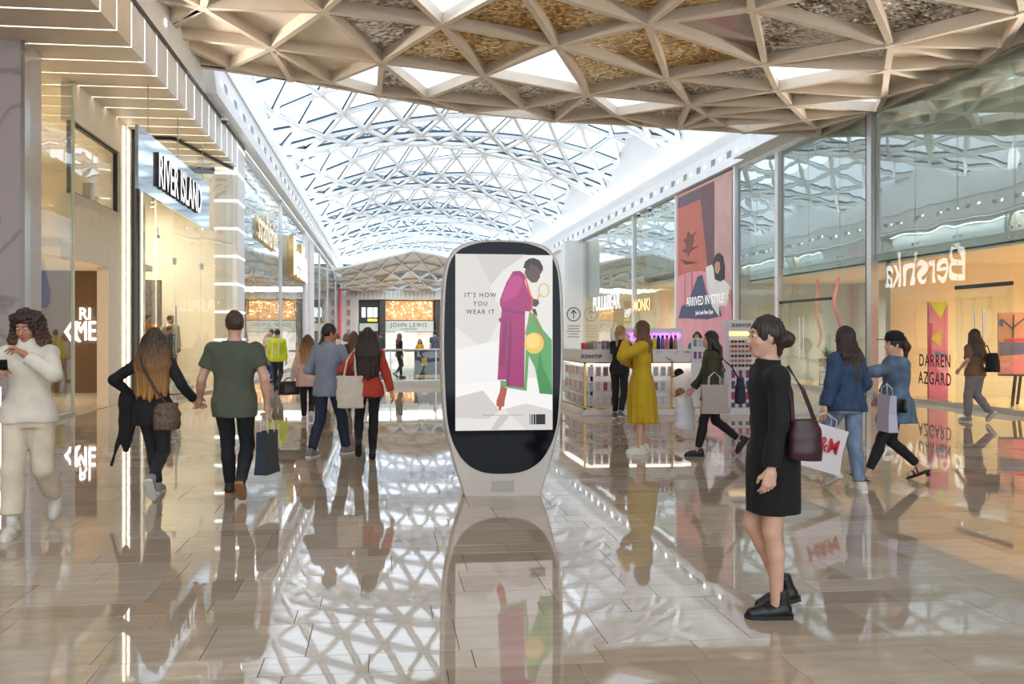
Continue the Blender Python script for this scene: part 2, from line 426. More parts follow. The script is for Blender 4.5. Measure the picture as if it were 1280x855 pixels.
def build_canopy():
    root = empty('ceiling'); structure(root, 'beige triangulated canopy ceiling with mirror mosaic and skylight panels', 'ceiling')
    pts = [Vector(p) for p in CANOPY]
    for a in range(-14, 15):                                   # the lattice goes on over and behind the camera
        for b in range(-2, 16):
            x = -1.19 + a * 2.5 + b * 1.1; y = 16.79 + a * .55 - b * 2.15
            if y > 16.6 or y < -9 or x < -4.9 or x > 12.4: continue
            z = 8.1 - (.75 * (lambda t: t * t * (3 - 2 * t))(min(1, max(0, (x - 7) / 5.3)))) + .012 * max(0, 16 - y) ** 1.3
            if min((Vector((x, y)) - Vector((p.x, p.y))).length for p in pts[:len(CANOPY)]) > 1.35: pts.append(Vector((x, y, z)))
    for y in range(-8, 21, 2):
        for x in (-4.95, 12.4):
            if y < 17 or x < 0: pts.append(Vector((x, y + .3, 7.36 if x > 0 else 8.1)))
    r = delaunay_2d_cdt([Vector((p.x, p.y)) for p in pts], [], [], 0, 1e-5)
    faces = r[2]; vp = [pts[s[0]] for s in r[3]]
    sky = [(-.1, 21.3), (1.19, 20.96), (3.85, 20.05), (3.67, 23.96), (6.82, 22.62), (1.49, 16.55), (9.71, 18.32), (10.83, 20.04), (10.74, 22.1)]
    def tri_in(p, t):
        s = [(t[(i + 1) % 3].x - t[i].x) * (p[1] - t[i].y) - (t[(i + 1) % 3].y - t[i].y) * (p[0] - t[i].x) for i in range(3)]
        return all(v >= 0 for v in s) or all(v <= 0 for v in s)
    edges = {}
    rnd = random.Random(3)
    kinds = {'beige': M_BEIGE, 'gold': M_GOLD, 'silver': M_SILVER, 'pearl': M_PINKM, 'sky': M_OPAL, 'glass': M_CANGLASS}
    names = {'beige': 'ceiling_panel', 'gold': 'mosaic_panel', 'silver': 'mosaic_panel', 'pearl': 'mosaic_panel', 'sky': 'skylight_panel', 'glass': 'glass_panel'}
    for f in faces:
        t = [vp[i] for i in f]
        L3 = [(t[i] - t[(i + 1) % 3]).length for i in range(3)]
        c = (t[0] + t[1] + t[2]) / 3
        ar = (t[1] - t[0]).cross(t[2] - t[0]).length
        if ar < .25 or max(L3) > 4.9: continue
        k = 'beige'
        if any(tri_in(p, t) for p in sky): k = 'sky'
        elif tri_in((7.01, 16.97), t): k = 'glass'
        elif -.3 < c.x < 10.6 and c.y > 12.5:
            k = 'gold' if (c.x - .55 * (c.y - 18) > -.6 and c.x < 7.6 and c.y < 21.3 and not (c.x < 1.5 and c.y < 18)) else ('pearl' if c.x > 6.3 and c.y > 20 else 'silver')
        elif c.y <= 12.5:
            k = rnd.choice(['beige', 'beige', 'silver', 'sky', 'gold'])
        up = Vector((0, 0, .07))
        n = (t[1] - t[0]).cross(t[2] - t[0])
        q = t if n.z < 0 else [t[0], t[2], t[1]]
        MB().poly([p + up for p in q]).build(names[k], kinds[k], root, fix=False)
        for i in range(3):
            e = tuple(sorted((f[i], f[(i + 1) % 3]))); edges.setdefault(e, []).append(k)
    for (a, b) in edges:
        MB().bar(vp[a], vp[b], .13, .25, hang=-.05).build('ceiling_rib', M_RIB, root)
    for i in {k for e in edges for k in e}:
        MB().lathe([(.13, -.182), (.13, .02)], tuple(vp[i]), 12).build('ceiling_node', M_RIB, root)
M_OPAL = bpy.data.materials.new('opal_skylight'); M_OPAL.use_nodes = True
_n = M_OPAL.node_tree.nodes; _l = M_OPAL.node_tree.links; _n.remove(_n['Principled BSDF'])
_t = _n.new('ShaderNodeBsdfTranslucent'); _p = _n.new('ShaderNodeBsdfTransparent'); _m = _n.new('ShaderNodeMixShader'); _z = _n.new('ShaderNodeTexNoise'); _z.inputs['Scale'].default_value = 2
_r = _n.new('ShaderNodeValToRGB'); _r.color_ramp.elements[0].color = (.85, .87, .92, 1); _r.color_ramp.elements[1].color = (.97, .98, 1, 1); _l.new(_z.outputs['Fac'], _r.inputs[0]); _l.new(_r.outputs[0], _t.inputs['Color'])
_m.inputs[0].default_value = .12; _l.new(_t.outputs[0], _m.inputs[1]); _l.new(_p.outputs[0], _m.inputs[2]); _l.new(_m.outputs[0], _n['Material Output'].inputs['Surface'])
M_CANGLASS = mat('tinted_mirror', rgb(178, 160, 156), .12, .6, var=.05)
build_canopy()

# ------------------------------------------------------------------ left side
wl = empty('wall_left'); structure(wl, 'shop-lined side wall with white cornice and cladding opposite the poster wall', 'wall')
MB().prism([(-4.1, 8.5), (-4.35, 8.5), (-5.6, 13.5), (-5.3, 13.5)], 20.6, 96, axis='Y').build('upper_cladding', M_CORR, wl)
corn = MB().prism([(-4.02, 7.42), (-4.35, 7.42), (-4.35, 8.5), (-4.16, 8.5)], 20.9, 96).build('cornice', M_WHITE, wl)
MB().box(-4.45, -4.3, 6, 20.9, 7.34, 8.15).build('upstand', M_WHITE, wl)
MB().box(-4.31, -4.26, 6, 26.6, 7.28, 7.36).build('shadow_gap', M_BLACK, wl)
mbd = MB().cbox((0, 0, 0), (.02, .07, .10)).mesh('downlight', M_LAMP); mbv = MB().cbox((0, 0, 0), (.02, .34, .26)).mesh('vent', M_VENT)
for k in range(40):
    y = 21.8 + k * 1.45
    for me, oy in ((mbd, 0), (mbv, .62)):
        link('downlight' if me is mbd else 'air_vent', me, wl, (-4.085, y + oy, 7.92))
for y in (8.5, 11, 13.4, 15.4, 17.2):
    link('downlight', mbd, wl, (-4.29, y, 7.75))

# added uplights, no visible fittings, to brighten the roof lattice and near canopy
area_light('added_uplight', (-3.95, 56, 8.62), .25, 560, (.95, .97, 1), (0, R(-160), 0), 70, spread=R(110))
area_light('added_uplight', (11.95, 60, 8.5), .25, 360, (.95, .97, 1), (0, R(160), 0), 64, spread=R(110))
area_light('added_uplight', (-4.15, 12, 7.45), .12, 130, (1, .92, .82), (0, R(-104), 0), 16, spread=R(90))
area_light('added_uplight', (12.1, 13, 6.6), .12, 130, (1, .92, .82), (0, R(104), 0), 16, spread=R(90))
# fascia and soffit of the first shop: panels divided by light strips
sof = empty('trim_1'); structure(sof, 'beige soffit and fascia with white light strips above the clothes shop', 'soffit')
YS = [14.16 - .8 * 8 + .8 * i for i in range(23)]
for i in range(len(YS) - 1):
    a, b = YS[i] + .025, YS[i + 1] - .025
    MB().box(-6.6, -4.402, a, b, 6.5, 6.62).build('soffit_panel', M_BEIGE, sof)
    MB().box(-4.4, -4.3, a, b, 6.5, 7.3).build('fascia_panel', M_BEIGE if i < 9 else M_WHITE, sof)
for y in YS:
    MB().box(-6.6, -4.42, y - .022, y + .022, 6.515, 6.6).build('light_strip', M_LED, sof)
    MB().box(-4.42, -4.312, y - .022, y + .022, 6.51, 7.28).build('light_strip', M_LED, sof)
MB().box(-14, -6.6, 6, 27, 6.5, 6.75).build('shop_roof', M_BEIGE, sof)
MB().box(-14, -4.42, 6, 27, 7.3, 7.45).build('deck', M_WHITE, sof)

pil = MB().box(-10, -6.02, 14.8, 15.5, 0, 6.5).build('pillar', M_MARBLE)
structure(pil, 'grey veined marble pillar at the clothes shop corner', 'pillar')
MB().box(-6.03, -5.97, 14.79, 15.02, 0, 6.5).build('metal_edge', M_STEEL, pil)
MB().box(-6.03, -5.98, 15.02, 15.5, 0, 6.5).build('side_panel', mat('grey_panel', rgb(190, 184, 182), .3, var=.05), pil)

MB().box(-7.4, -7.1, -9, 14.78, 0, 8.1).build('unseen_side_wall', mat('taupe_cladding', rgb(176, 160, 146), .4, var=.05), wl)  # unseen wall added to keep sky light off the near hall
def pane(name, x0, x1, y0, y1, z0, z1, m, parent=None):
    return MB().box(x0, x1, y0, y1, z0, z1).build(name, m, parent)
w1 = pane('window_1', -6.02, -6.0, 15.5, 17.1, .08, 6.5, M_GLASS); structure(w1, 'tall glass pane beside the marble pillar', 'window')
MB().box(-6.06, -5.96, 15.5, 17.1, 0, .08).build('sill', M_STEEL, w1)
MB().box(-6.04, -5.98, 17.07, 17.11, .08, 6.5).build('edge_strip', mat('glass_edge', rgb(214, 222, 196), .2, var=.05), w1)
bw = MB().box(-6.25, -6.0, 17.12, 20, 3.05, 4.35).build('wall_bulkhead', M_CREAM); structure(bw, 'cream bulkhead wall above the menswear doorway', 'wall')
MB().box(-6.25, -6.0, 17.12, 20, 5.75, 6.5).build('upper_band', M_CREAM, bw)
MB().box(-6.25, -6.0, 19.2, 20.0, 0, 3.05).build('door_jamb', M_CREAM, bw)
w2 = pane('window_2', -6.12, -6.1, 17.12, 20, 4.35, 5.75, M_GLASS); structure(w2, 'upper mezzanine window over the menswear doorway', 'window')
for a, b, c, d in ((17.12, 20, 4.33, 4.39), (17.12, 20, 5.7, 5.76), (17.12, 17.18, 4.35, 5.75), (19.94, 20, 4.35, 5.75)):
    MB().box(-6.14, -6.06, a, b, c, d).build('window_frame', M_BLACK, w2)
lp = MB().box(-6.5, -6.0, 20.0, 21.3, 0, 6.5).build('wall_pier', M_CREAM); structure(lp, 'cream pier with upright warm light strips beside the glass entrance', 'pier')
for y in (20.2, 20.55): MB().box(-6.01, -5.97, y, y + .06, 0.05, 6.4).build('light_strip', M_LEDW, lp)
MB().box(-6.0, -5.9, 20.9, 21.05, 0, 6.5).build('dark_fin', M_BLACK, lp)
MB().box(-6.0, -5.8, 21.1, 21.3, 0, 6.5).build('steel_post', M_STEEL, lp)
# glass entrance lobby
w3 = empty('window_3'); structure(w3, 'frameless glass lobby front of the clothes shop', 'window')
def vpane(mb, a, b, z0, z1, t=.02):
    return mb.bar((a[0], a[1], (z0 + z1) / 2), (b[0], b[1], (z0 + z1) / 2), t, z1 - z0)
A, B, Cc = (-5.95, 21.6), (-5.2, 21.6), (-4.42, 25.35)
vpane(MB(), A, B, .06, 3.4).build('pane', M_GLASS, w3); vpane(MB(), A, B, 3.42, 6.44).build('pane', M_GLASS, w3)
Mid = (-4.88, 23.2)
for p, q in ((B, Mid), (Mid, Cc)):
    vpane(MB(), p, q, .06, 3.4).build('pane', M_GLASS, w3); vpane(MB(), p, q, 3.42, 6.44).build('pane', M_GLASS, w3)
for p, q in ((A, B), (B, Cc)):
    MB().bar((p[0], p[1], 6.46), (q[0], q[1], 6.46), .07, .07).build('head_rail', M_BLACK, w3)
    MB().bar((p[0], p[1], .03), (q[0], q[1], .03), .09, .06).build('floor_rail', M_STEEL, w3)
for p in (B, Mid):
    for z in (3.41, 4.9):
        MB().cbox((p[0] + .02, p[1], z), (.07, .12, .16)).build('patch_fitting', M_STEEL, w3)
MB().tube([(-5.12, 21.5, 1.1), (-5.12, 21.5, 2.3)], .02).build('pull_handle', M_STEEL, w3)
ep = MB().box(-4.95, -4.62, 25.45, 26.7, 0, 7.3).build('wall_end_pier', M_BEIGE); structure(ep, 'end pier with level light strips dividing two shops', 'pier')
MB().box(-4.62, -4.3, 25.45, 26.7, 0, 7.3).build('white_cladding', M_WHITE, ep)
for k in range(9): MB().box(-4.96, -4.29, 25.43, 26.71, .6 + k * .82, .64 + k * .82).build('light_strip', M_LED, ep)

# clothes shop interior
ri = empty('wall_shop_interior'); structure(ri, 'cream interior walls of the clothes shop behind its glass', 'wall')
MB().box(-14, -4.7, 26.4, 26.6, 0, 6.5).build('back_wall', M_CREAM, ri)
MB().box(-14.2, -14, 13, 26.6, 0, 6.5).build('side_wall', M_CREAM, ri)
MB().box(-14, -10, 14.9, 15.2, 0, 6.5).build('front_wall', M_CREAM, ri)
MB().box(-14, -6.02, 14.9, 26.6, 0.0, .02).build('shop_floor', mat('shop_floor', rgb(214, 200, 182), .15, var=.05), ri)
MB().box(-10.2, -7.45, 23.6, 23.8, 0.02, 3.3).build('brown_partition', M_BROWN, ri)
MB().box(-11.6, -6.26, 17.12, 23.7, 3.3, 3.45).build('lower_ceiling', M_CREAM, ri)
MB().box(-7.45, -6.6, 23.4, 23.8, 0.02, 3.3).build('cream_partition', M_CREAM, ri)
MB().box(-7.2, -6.55, 25.6, 25.8, 0.02, 3.2).build('dark_slate_panel', mat('slate_texture', rgb(116, 106, 96), .8, bump=.5, bscale=14, bstretch=(1, 1, .3), var=.3, vscale=12), ri)
MB().box(-8.7, -8.45, 25.5, 25.7, 0.02, 6.0).build('dark_slate_panel', MATS['slate_texture'], ri)
text_obj('lettering', 'MEN', .74, M_LED, ri, (-7.80, 23.57, 1.66), extrude=.02, sx=.60, bold=.0)
text_obj('lettering', 'RI', .46, M_LED, ri, (-7.98, 23.57, 2.13), extrude=.01, sx=.85, bold=0)
for k in range(2):
    x = -8.34 - k * .17
    MB().prism([(x, 1.66), (x + .17, 1.92), (x + .25, 1.92), (x + .08, 1.66), (x + .25, 1.40), (x + .17, 1.40)], 23.56, 23.6).build('chevron', M_LED, ri)
area_light('shop_lamp', (-9.5, 20, 3.25), 2.5, 110, (1, .86, .66), parent=None)
area_light('shop_lamp', (-10, 17.5, 6.4), 3.0, 260, (1, .85, .62))
area_light('shop_lamp', (-7.2, 24.3, 6.35), 2.0, 200, (1, .88, .70))

# shops further down on the same side
ls = empty('wall_left_shops'); structure(ls, 'row of glazed shopfronts receding along the cornice side', 'wall')
MB().box(-12, -4.36, 26.8, 96, 7.25, 7.4).build('shop_roof', M_WHITE, ls)
MB().box(-12.2, -12, 26.8, 96, 0, 7.4).build('back_wall', M_CREAM, ls)
MB().box(-12, -4.36, 26.8, 96, 0.0, .02).build('shop_floor', MATS['shop_floor'], ls)
units = [(26.75, 36.2), (36.2, 46.7), (53.0, 57.6), (57.6, 65.8), (65.8, 76.6), (76.6, 86)]
for (a, b) in units:
    n = max(1, round((b - a) / 3.2)); d = (b - a) / n
    for k in range(n):
        for z0, z1 in ((.08, 3.3), (3.32, 7.2)):
            MB().box(-4.37, -4.35, a + k * d + .006, a + (k + 1) * d - .006, z0, z1).build('glass_pane', M_GLASSL, ls)
    MB().box(-4.42, -4.28, b - .05, b + .05, 0, 7.3).build('mullion', M_STEEL, ls)
    MB().box(-4.42, -4.3, a, b, 0, .08).build('sill', M_STEEL, ls)
    MB().box(-12, -4.5, b - .1, b + .1, 0.02, 7.2).build('party_wall', M_CREAM, ls)
    MB().box(-12, -4.8, a + .1, b - .1, 3.9, 4.1).build('lower_ceiling', M_WHITE, ls)
    MB().box(-5.2, -5.0, a + .1, b - .1, 4.1, 7.2).build('bulkhead', mat('pale_bulkhead', rgb(232, 238, 240), .6, var=.04), ls)
    area_light('shop_lamp', (-7.5, (a + b) / 2, 3.8), 4, 330 if a < 50 else 220, (1, .93, .84), size_y=(b - a) * .7)
MB().box(-4.9, -4.3, 46.75, 52.9, 0, 7.3).build('white_pilaster', M_WHITE, ls)
MB().box(-4.31, -4.27, 48.6, 49.6, .2, 7.0).build('pale_pink_banner', mat('pale_pink', rgb(238, 205, 212), .6, var=.05), ls)
MB().box(-4.31, -4.24, 82.4, 85.4, .2, 6.2).build('pink_banner', mat('hot_pink', rgb(226, 96, 130), .6, var=.05), ls)
MB().box(-5, -4.3, 86.05, 96, 0, 7.3).build('white_end', M_WHITE, ls)
# timber portals and dark rails seen through the first two fronts
M_WOOD = mat('pale_timber', rgb(214, 180, 136), .5, var=.15, vscale=3, stretch=(1, 1, .1))
for y in (27.6, 29.6, 31.9, 34.4):
    MB().box(-5.4, -5.0, y, y + .35, 0.02, 3.7).build('timber_portal', M_WOOD, ls)
for k in range(7):
    y = 37.4 + k * 1.25
    MB().box(-5.5, -5.46, y, y + .08, .02, 3.6).build('dark_upright', M_BLACK, ls)
    MB().box(-5.5, -4.95, y, y + .05, 3.45, 3.5).build('dark_bracket', M_BLACK, ls)

# ------------------------------------------------------------------ right side
wr = empty('wall_right'); structure(wr, 'glazed shop wall with white cornice opposite the clothes shop', 'wall')
MB().prism([(12.2, 8.38), (12.5, 8.38), (12.1, 14.0), (11.5, 14.0)], 26.6, 96).build('upper_cladding', M_CORR, wr)
MB().prism([(12.05, 7.5), (12.45, 7.5), (12.45, 8.4), (12.2, 8.4)], 26.9, 96).build('cornice', M_WHITE, wr)
MB().box(11.6, 12.5, 21.6, 27.0, 7.48, 7.6).build('white_soffit', M_WHITE, wr)
MB().box(12.3, 12.6, 5, 27, 7.3, 8.6).build('upstand', M_WHITE, wr)
for k in range(22):
    y = 27.9 + k * 1.45
    for me, oy in ((mbd, 0), (mbv, .62)):
        o = link('downlight' if me is mbd else 'air_vent', me, wr, (12.115, y + oy, 7.95))
MB().box(12.2, 12.7, 52.4, 96, 0, 7.5).build('white_far_wall', M_WHITE, wr)
MB().box(12.25, 12.33, 34.3, 34.5, 0, 7.5).build('mullion', M_WHITE, wr)
for y in (28.3, 40.45): MB().box(12.2, 12.36, y - .08, y + .08, 0, 7.5).build('mullion', M_WHITE, wr)
MB().box(12.18, 12.38, 19.92, 20.12, 0, 7.4).build('mullion', M_STEEL, wr)
MB().box(12.2, 12.38, 20.14, 20.2, 0, 7.4).build('dark_seal', M_BLACK, wr)
joints1 = [20.15, 21.6, 23.3, 25.1, 26.7, 28.25]; joints0 = [8.6, 10.2, 11.9, 13.5, 15.23, 16.89, 18.34, 19.9]
joints3 = [34.5, 36.0, 37.5, 39.0, 40.4]; joints4 = [40.5, 42.7, 44.9, 47.1, 49.2, 51.3]
for jj, zt in ((joints0, 3.6), (joints1, 3.6), (joints3, 3.9), (joints4, 3.9)):
    for a, b in zip(jj[:-1], jj[1:]):
        MB().box(12.3, 12.32, a + .008, b - .008, .1, zt - .01).build('glass_pane', M_GLASS, wr)
        MB().box(12.3, 12.32, a + .008, b - .008, zt + .01, 7.35 if jj is joints0 or jj is joints1 else 7.5).build('glass_pane', M_GLASSG, wr)
        if jj in (joints0, joints1):
            for oz in (-.1, .1):
                for oy in (-.1, .1): MB().tube([(12.28, a + oy, zt + oz), (12.3, a + oy, zt + oz)], .025, 8).build('spider_bolt', M_STEEL, wr)
    MB().box(12.26, 12.36, jj[0], jj[-1], 0, .1).build('sill', M_STEEL, wr)
MB().box(12.35, 12.6, -9, 8.55, 0, 7.4).build('unseen_side_wall', MATS['taupe_cladding'], wr)  # added out of view, cuts the ambient light from behind the camera
# behind the panes
rin = empty('wall_right_interior'); structure(rin, 'bulkheads and rooms behind the glazed shop wall', 'wall')
M_GREENB = mat('pale_green_bulkhead', rgb(232, 243, 238), .6, var=.04, vscale=1)
MB().box(12.75, 12.9, 5, 28.3, 3.45, 7.4).build('bulkhead', M_GREENB, rin)
MB().box(12.35, 19, 5, 28.3, 7.4, 7.6).build('shop_roof', M_WHITE, rin)
MB().box(12.35, 19, 28.3, 52.4, 7.5, 7.7).build('shop_roof', M_WHITE, rin)
M_GALL = mat('gallery_wall', rgb(236, 219, 186), .6, var=.05, vscale=1)
MB().box(18.4, 18.6, 5, 20.1, 0, 3.5).build('gallery_wall', M_GALL, rin)
MB().box(12.75, 18.6, 20.0, 20.2, 0, 3.5).build('gallery_partition', M_GALL, rin)
MB().box(12.75, 18.6, 5, 28.3, 3.4, 3.5).build('lower_ceiling', M_CREAM, rin)
MB().box(12.36, 18.6, 5, 28.3, -.02, .01).build('gallery_floor', mat('gallery_floor', rgb(214, 178, 132), .2, var=.1), rin)
MB().box(12.36, 18.6, 28.3, 52.4, -.02, .01).build('shop_floor', MATS['shop_floor'], rin)
M_GREYW = mat('pale_grey_wall', rgb(204, 210, 212), .6, var=.05, vscale=1)
MB().box(16.5, 16.7, 20.2, 28.3, 0, 3.5).build('back_wall', M_GREYW, rin)
MB().box(12.4, 18.6, 28.2, 28.4, 0, 7.4).build('party_wall', M_GREYW, rin)
MB().box(17.5, 17.7, 28.3, 52.4, 0, 7.5).build('back_wall', M_CREAM, rin)
for y in (34.4, 40.45, 52.3): MB().box(12.4, 17.6, y - .05, y + .05, 0, 7.5).build('party_wall', M_CREAM, rin)
MB().box(12.8, 13.0, 34.5, 40.4, 4.4, 7.5).build('bulkhead', M_GREENB, rin)
MB().box(12.8, 13.0, 40.5, 52.3, 3.9, 7.5).build('bulkhead', M_CREAM, rin)
MB().box(13.0, 17.5, 34.5, 52.3, 4.0, 4.15).build('lower_ceiling', M_CREAM, rin)
area_light('shop_lamp', (15.5, 15, 3.35), 4, 330, (1, .90, .74), size_y=8)
area_light('shop_lamp', (14.6, 24, 3.35), 2.6, 130, (1, .93, .82), size_y=6)
area_light('shop_lamp', (15.3, 37.5, 3.9), 3, 160, (1, .9, .72), size_y=4)
area_light('shop_lamp', (15.3, 46, 3.9), 3, 260, (1, .88, .68), size_y=8)
for y in (12.4, 13.9, 15.9, 17.5, 19.0):
    spot_light('bulkhead_spot_and_fill', (12.62, y, 7.33), (R(0), R(-2), 0), 5, 50, (1, 1, .85), .7, .02)
area_light('bulkhead_spot_and_fill', (12.6, 40.5, 7.4), .2, 40, (.97, 1, .96), size_y=22)  # strip fill added to brighten the upper bulkhead
for y0, y1 in ((26.9, 46), (53, 86)): area_light('bulkhead_spot_and_fill', (-4.75, (y0 + y1) / 2, 7.2), .25, 140, (.95, .98, 1), size_y=y1 - y0)  # added fill along the left shopfronts, lifts their bulkheads
area_light('far_canopy_fill', (3.5, 80, 5.9), 10, 700, (1, .97, .93), size_y=9)  # large fill light added to brighten the department store end
# white end pillar with wayfinding
ep2 = MB().box(11.2, 12.5, 51.4, 52.6, 0, 7.5).build('pillar.001', M_WHITE); structure(ep2, 'white pillar with arrow wayfinding sign at the end of the glazed shops', 'pillar')
M_NAVY = mat('navy_print', rgb(70, 84, 108), .6, var=.05)
ring = MB()
for k in range(28):
    t0, t1 = 2 * math.pi * k / 28, 2 * math.pi * (k + 1) / 28
    ring.poly([(11.75 + r * math.cos(t), 51.385, 2.9 + r * math.sin(t)) for r, t in ((.44, t0), (.44, t1), (.38, t1), (.38, t0))])
ring.box(11.72, 11.78, 51.38, 51.39, 2.65, 3.15).build('arrow_sign', M_NAVY, ep2)
MB().poly([(11.75, 51.385, 3.2), (11.55, 51.385, 2.98), (11.60, 51.385, 2.93), (11.75, 51.385, 3.1), (11.9, 51.385, 2.93), (11.95, 51.385, 2.98)]).build('arrow_head', M_NAVY, ep2)
for i, w in enumerate((.8, .7, .85, .6, .75)): MB().box(11.75 - w / 2, 11.75 + w / 2, 51.38, 51.39, 2.15 - i * .17, 2.21 - i * .17).build('sign_line', mat('grey_print', rgb(160, 166, 178), .6, var=.05), ep2)
MB().box(11.9, 12.15, 60, 63, 3.6, 7.0).build('blue_banner', mat('blue_banner', rgb(96, 160, 230), .6, var=.05), wr)

# ------------------------------------------------------------------ end of the mall: department store front and its canopy
wb = empty('wall_back'); structure(wb, 'department store front closing the far end of the mall', 'wall')
M_DARK = mat('dark_cladding', rgb(58, 58, 62), .4, var=.1)
MB().box(-5, 13, 88, 88.3, 0, 9).build('dark_facade', M_DARK, wb)
MB().box(-5, 13, 86.2, 88, 5.3, 6.4).build('slatted_head', mat('pale_aqua', rgb(206, 220, 218), .6, var=.05), wb)
MB().box(-4.4, -2.6, 85.8, 88, 0, 5.6).build('pale_pier', MATS['pale_aqua'], wb)
for k in range(5): MB().box(-3.7, -3.4, 85.75, 85.8, .6 + k * 1.0, 1.2 + k * 1.0).build('pier_slot', M_VENT, wb)
for k in range(40): MB().box(-4.4 + k * .42, -4.25 + k * .42, 86.1, 86.2, 5.4, 6.2).build('slat', M_WHITE, wb)
MB().box(.05, 5.1, 87.0, 88, 2.0, 3.1).build('sign_panel', MATS['pale_aqua'], wb)
text_obj('lettering', 'JOHN LEWIS', .62, mat('dark_letters', rgb(40, 50, 56), .5, var=.05), wb, (2.55, 86.98, 2.68), space=1.25, sx=.9)
text_obj('lettering', '& PARTNERS', .26, MATS['dark_letters'], wb, (2.55, 86.98, 2.26), space=1.2)
for (a, b) in ((-2.5, -.6), (6.0, 9.5)): MB().box(a, b, 87.0, 88, 2.05, 2.85).build('sign_panel', MATS['pale_aqua'], wb)
for x in (-.45, 5.3): MB().box(x, x + .6, 86.6, 88, 0, 5.3).build('dark_column', M_DARK, wb)
M_CHAND = emit_mat('chandelier_glow', (1, .62, .28, 1), 5.0)
MB().box(.1, 5.1, 87.9, 87.98, 3.2, 5.2).build('upper_window', mat('warm_room', rgb(196, 140, 90), .6, var=.5, vscale=3, emit=(1, .6, .3, 1), estr=.35), wb)
for k in range(70):
    x = random.uniform(.3, 4.9); z = random.uniform(3.5, 5.1); r = random.choice([.05, .07, .1])
    MB().lathe([(.01, -r), (r, 0), (.01, r)], (x, 87.6, z), 6).build('pendant_lamp', M_CHAND, wb)
M_LWIN = emit_mat('lit_window', (.85, .93, 1, 1), 1.6)
for a, b in ((-2.3, -1.9), (-1.7, -1.2), (-1.1, -.7), (6.3, 7.2), (7.6, 8.2)): MB().box(a, b, 87.9, 87.98, 3.5, 4.5).build('lit_window', M_LWIN, wb)
MB().box(-1.7, -.7, 87.7, 87.8, 3.05, 3.35).build('yellow_sign', emit_mat('yellow_sign', (1, .75, .12, 1), .9), wb)
MB().box(.1, 5.1, 87.9, 87.98, .1, 1.95).build('shop_entrance', mat('shop_glow', rgb(226, 214, 206), .6, var=.4, vscale=1.5, emit=(1, .92, .85, 1), estr=.5), wb)
MB().box(-2.5, -.6, 87.9, 87.98, .1, 1.9).build('shop_window', mat('shop_blue', rgb(120, 140, 150), .3, var=.5, vscale=1.2), wb)
MB().box(1.2, 2.1, 87.3, 87.5, 0, 2.2).build('white_banner', emit_mat('white_banner', (1, 1, 1, 1), .9), wb)
def far_canopy():
    root = empty('ceiling_far_canopy'); structure(root, 'pale triangulated canopy before the department store', 'canopy')
    n, mm = 10, 6; P = {}
    for j in range(mm + 1):
        for i in range(n + 1):
            x = -4.6 + 17.4 * i / n + (.87 if j % 2 else 0); v = j / mm
            y = 68 + 19 * v + 3 * abs((x - 3.2) / 8.5)
            zf = 7.0 + 1.5 * max(0, 1 - abs(x - 2.6) / 6.8)
            P[i, j] = Vector((x, y, zf * (1 - v) + 6.0 * v - .35 * math.sin(v * math.pi)))
    kinds = [M_STEELW] * 7 + [M_SILVER] * 2 + [M_GOLD] * 2 + [M_SKYGLASS] * 3
    rnd = random.Random(5)
    for j in range(mm):
        for i in range(n):
            tr = [(P[i, j], P[i + 1, j], P[i, j + 1]), (P[i + 1, j], P[i + 1, j + 1], P[i, j + 1])] if j % 2 == 0 else [(P[i, j], P[i + 1, j], P[i + 1, j + 1]), (P[i, j], P[i + 1, j + 1], P[i, j + 1])]
            for t in tr:
                m = M_STEELW if j < 2 or i < 2 else rnd.choice(kinds)
                MB().poly([p + Vector((0, 0, .1)) for p in t]).build('ceiling_panel', m, root, fix=False)
                for a, b in ((0, 1), (1, 2)): MB().bar(t[a], t[b], .1, .14).build('ceiling_rib', M_STEELW, root)
far_canopy()
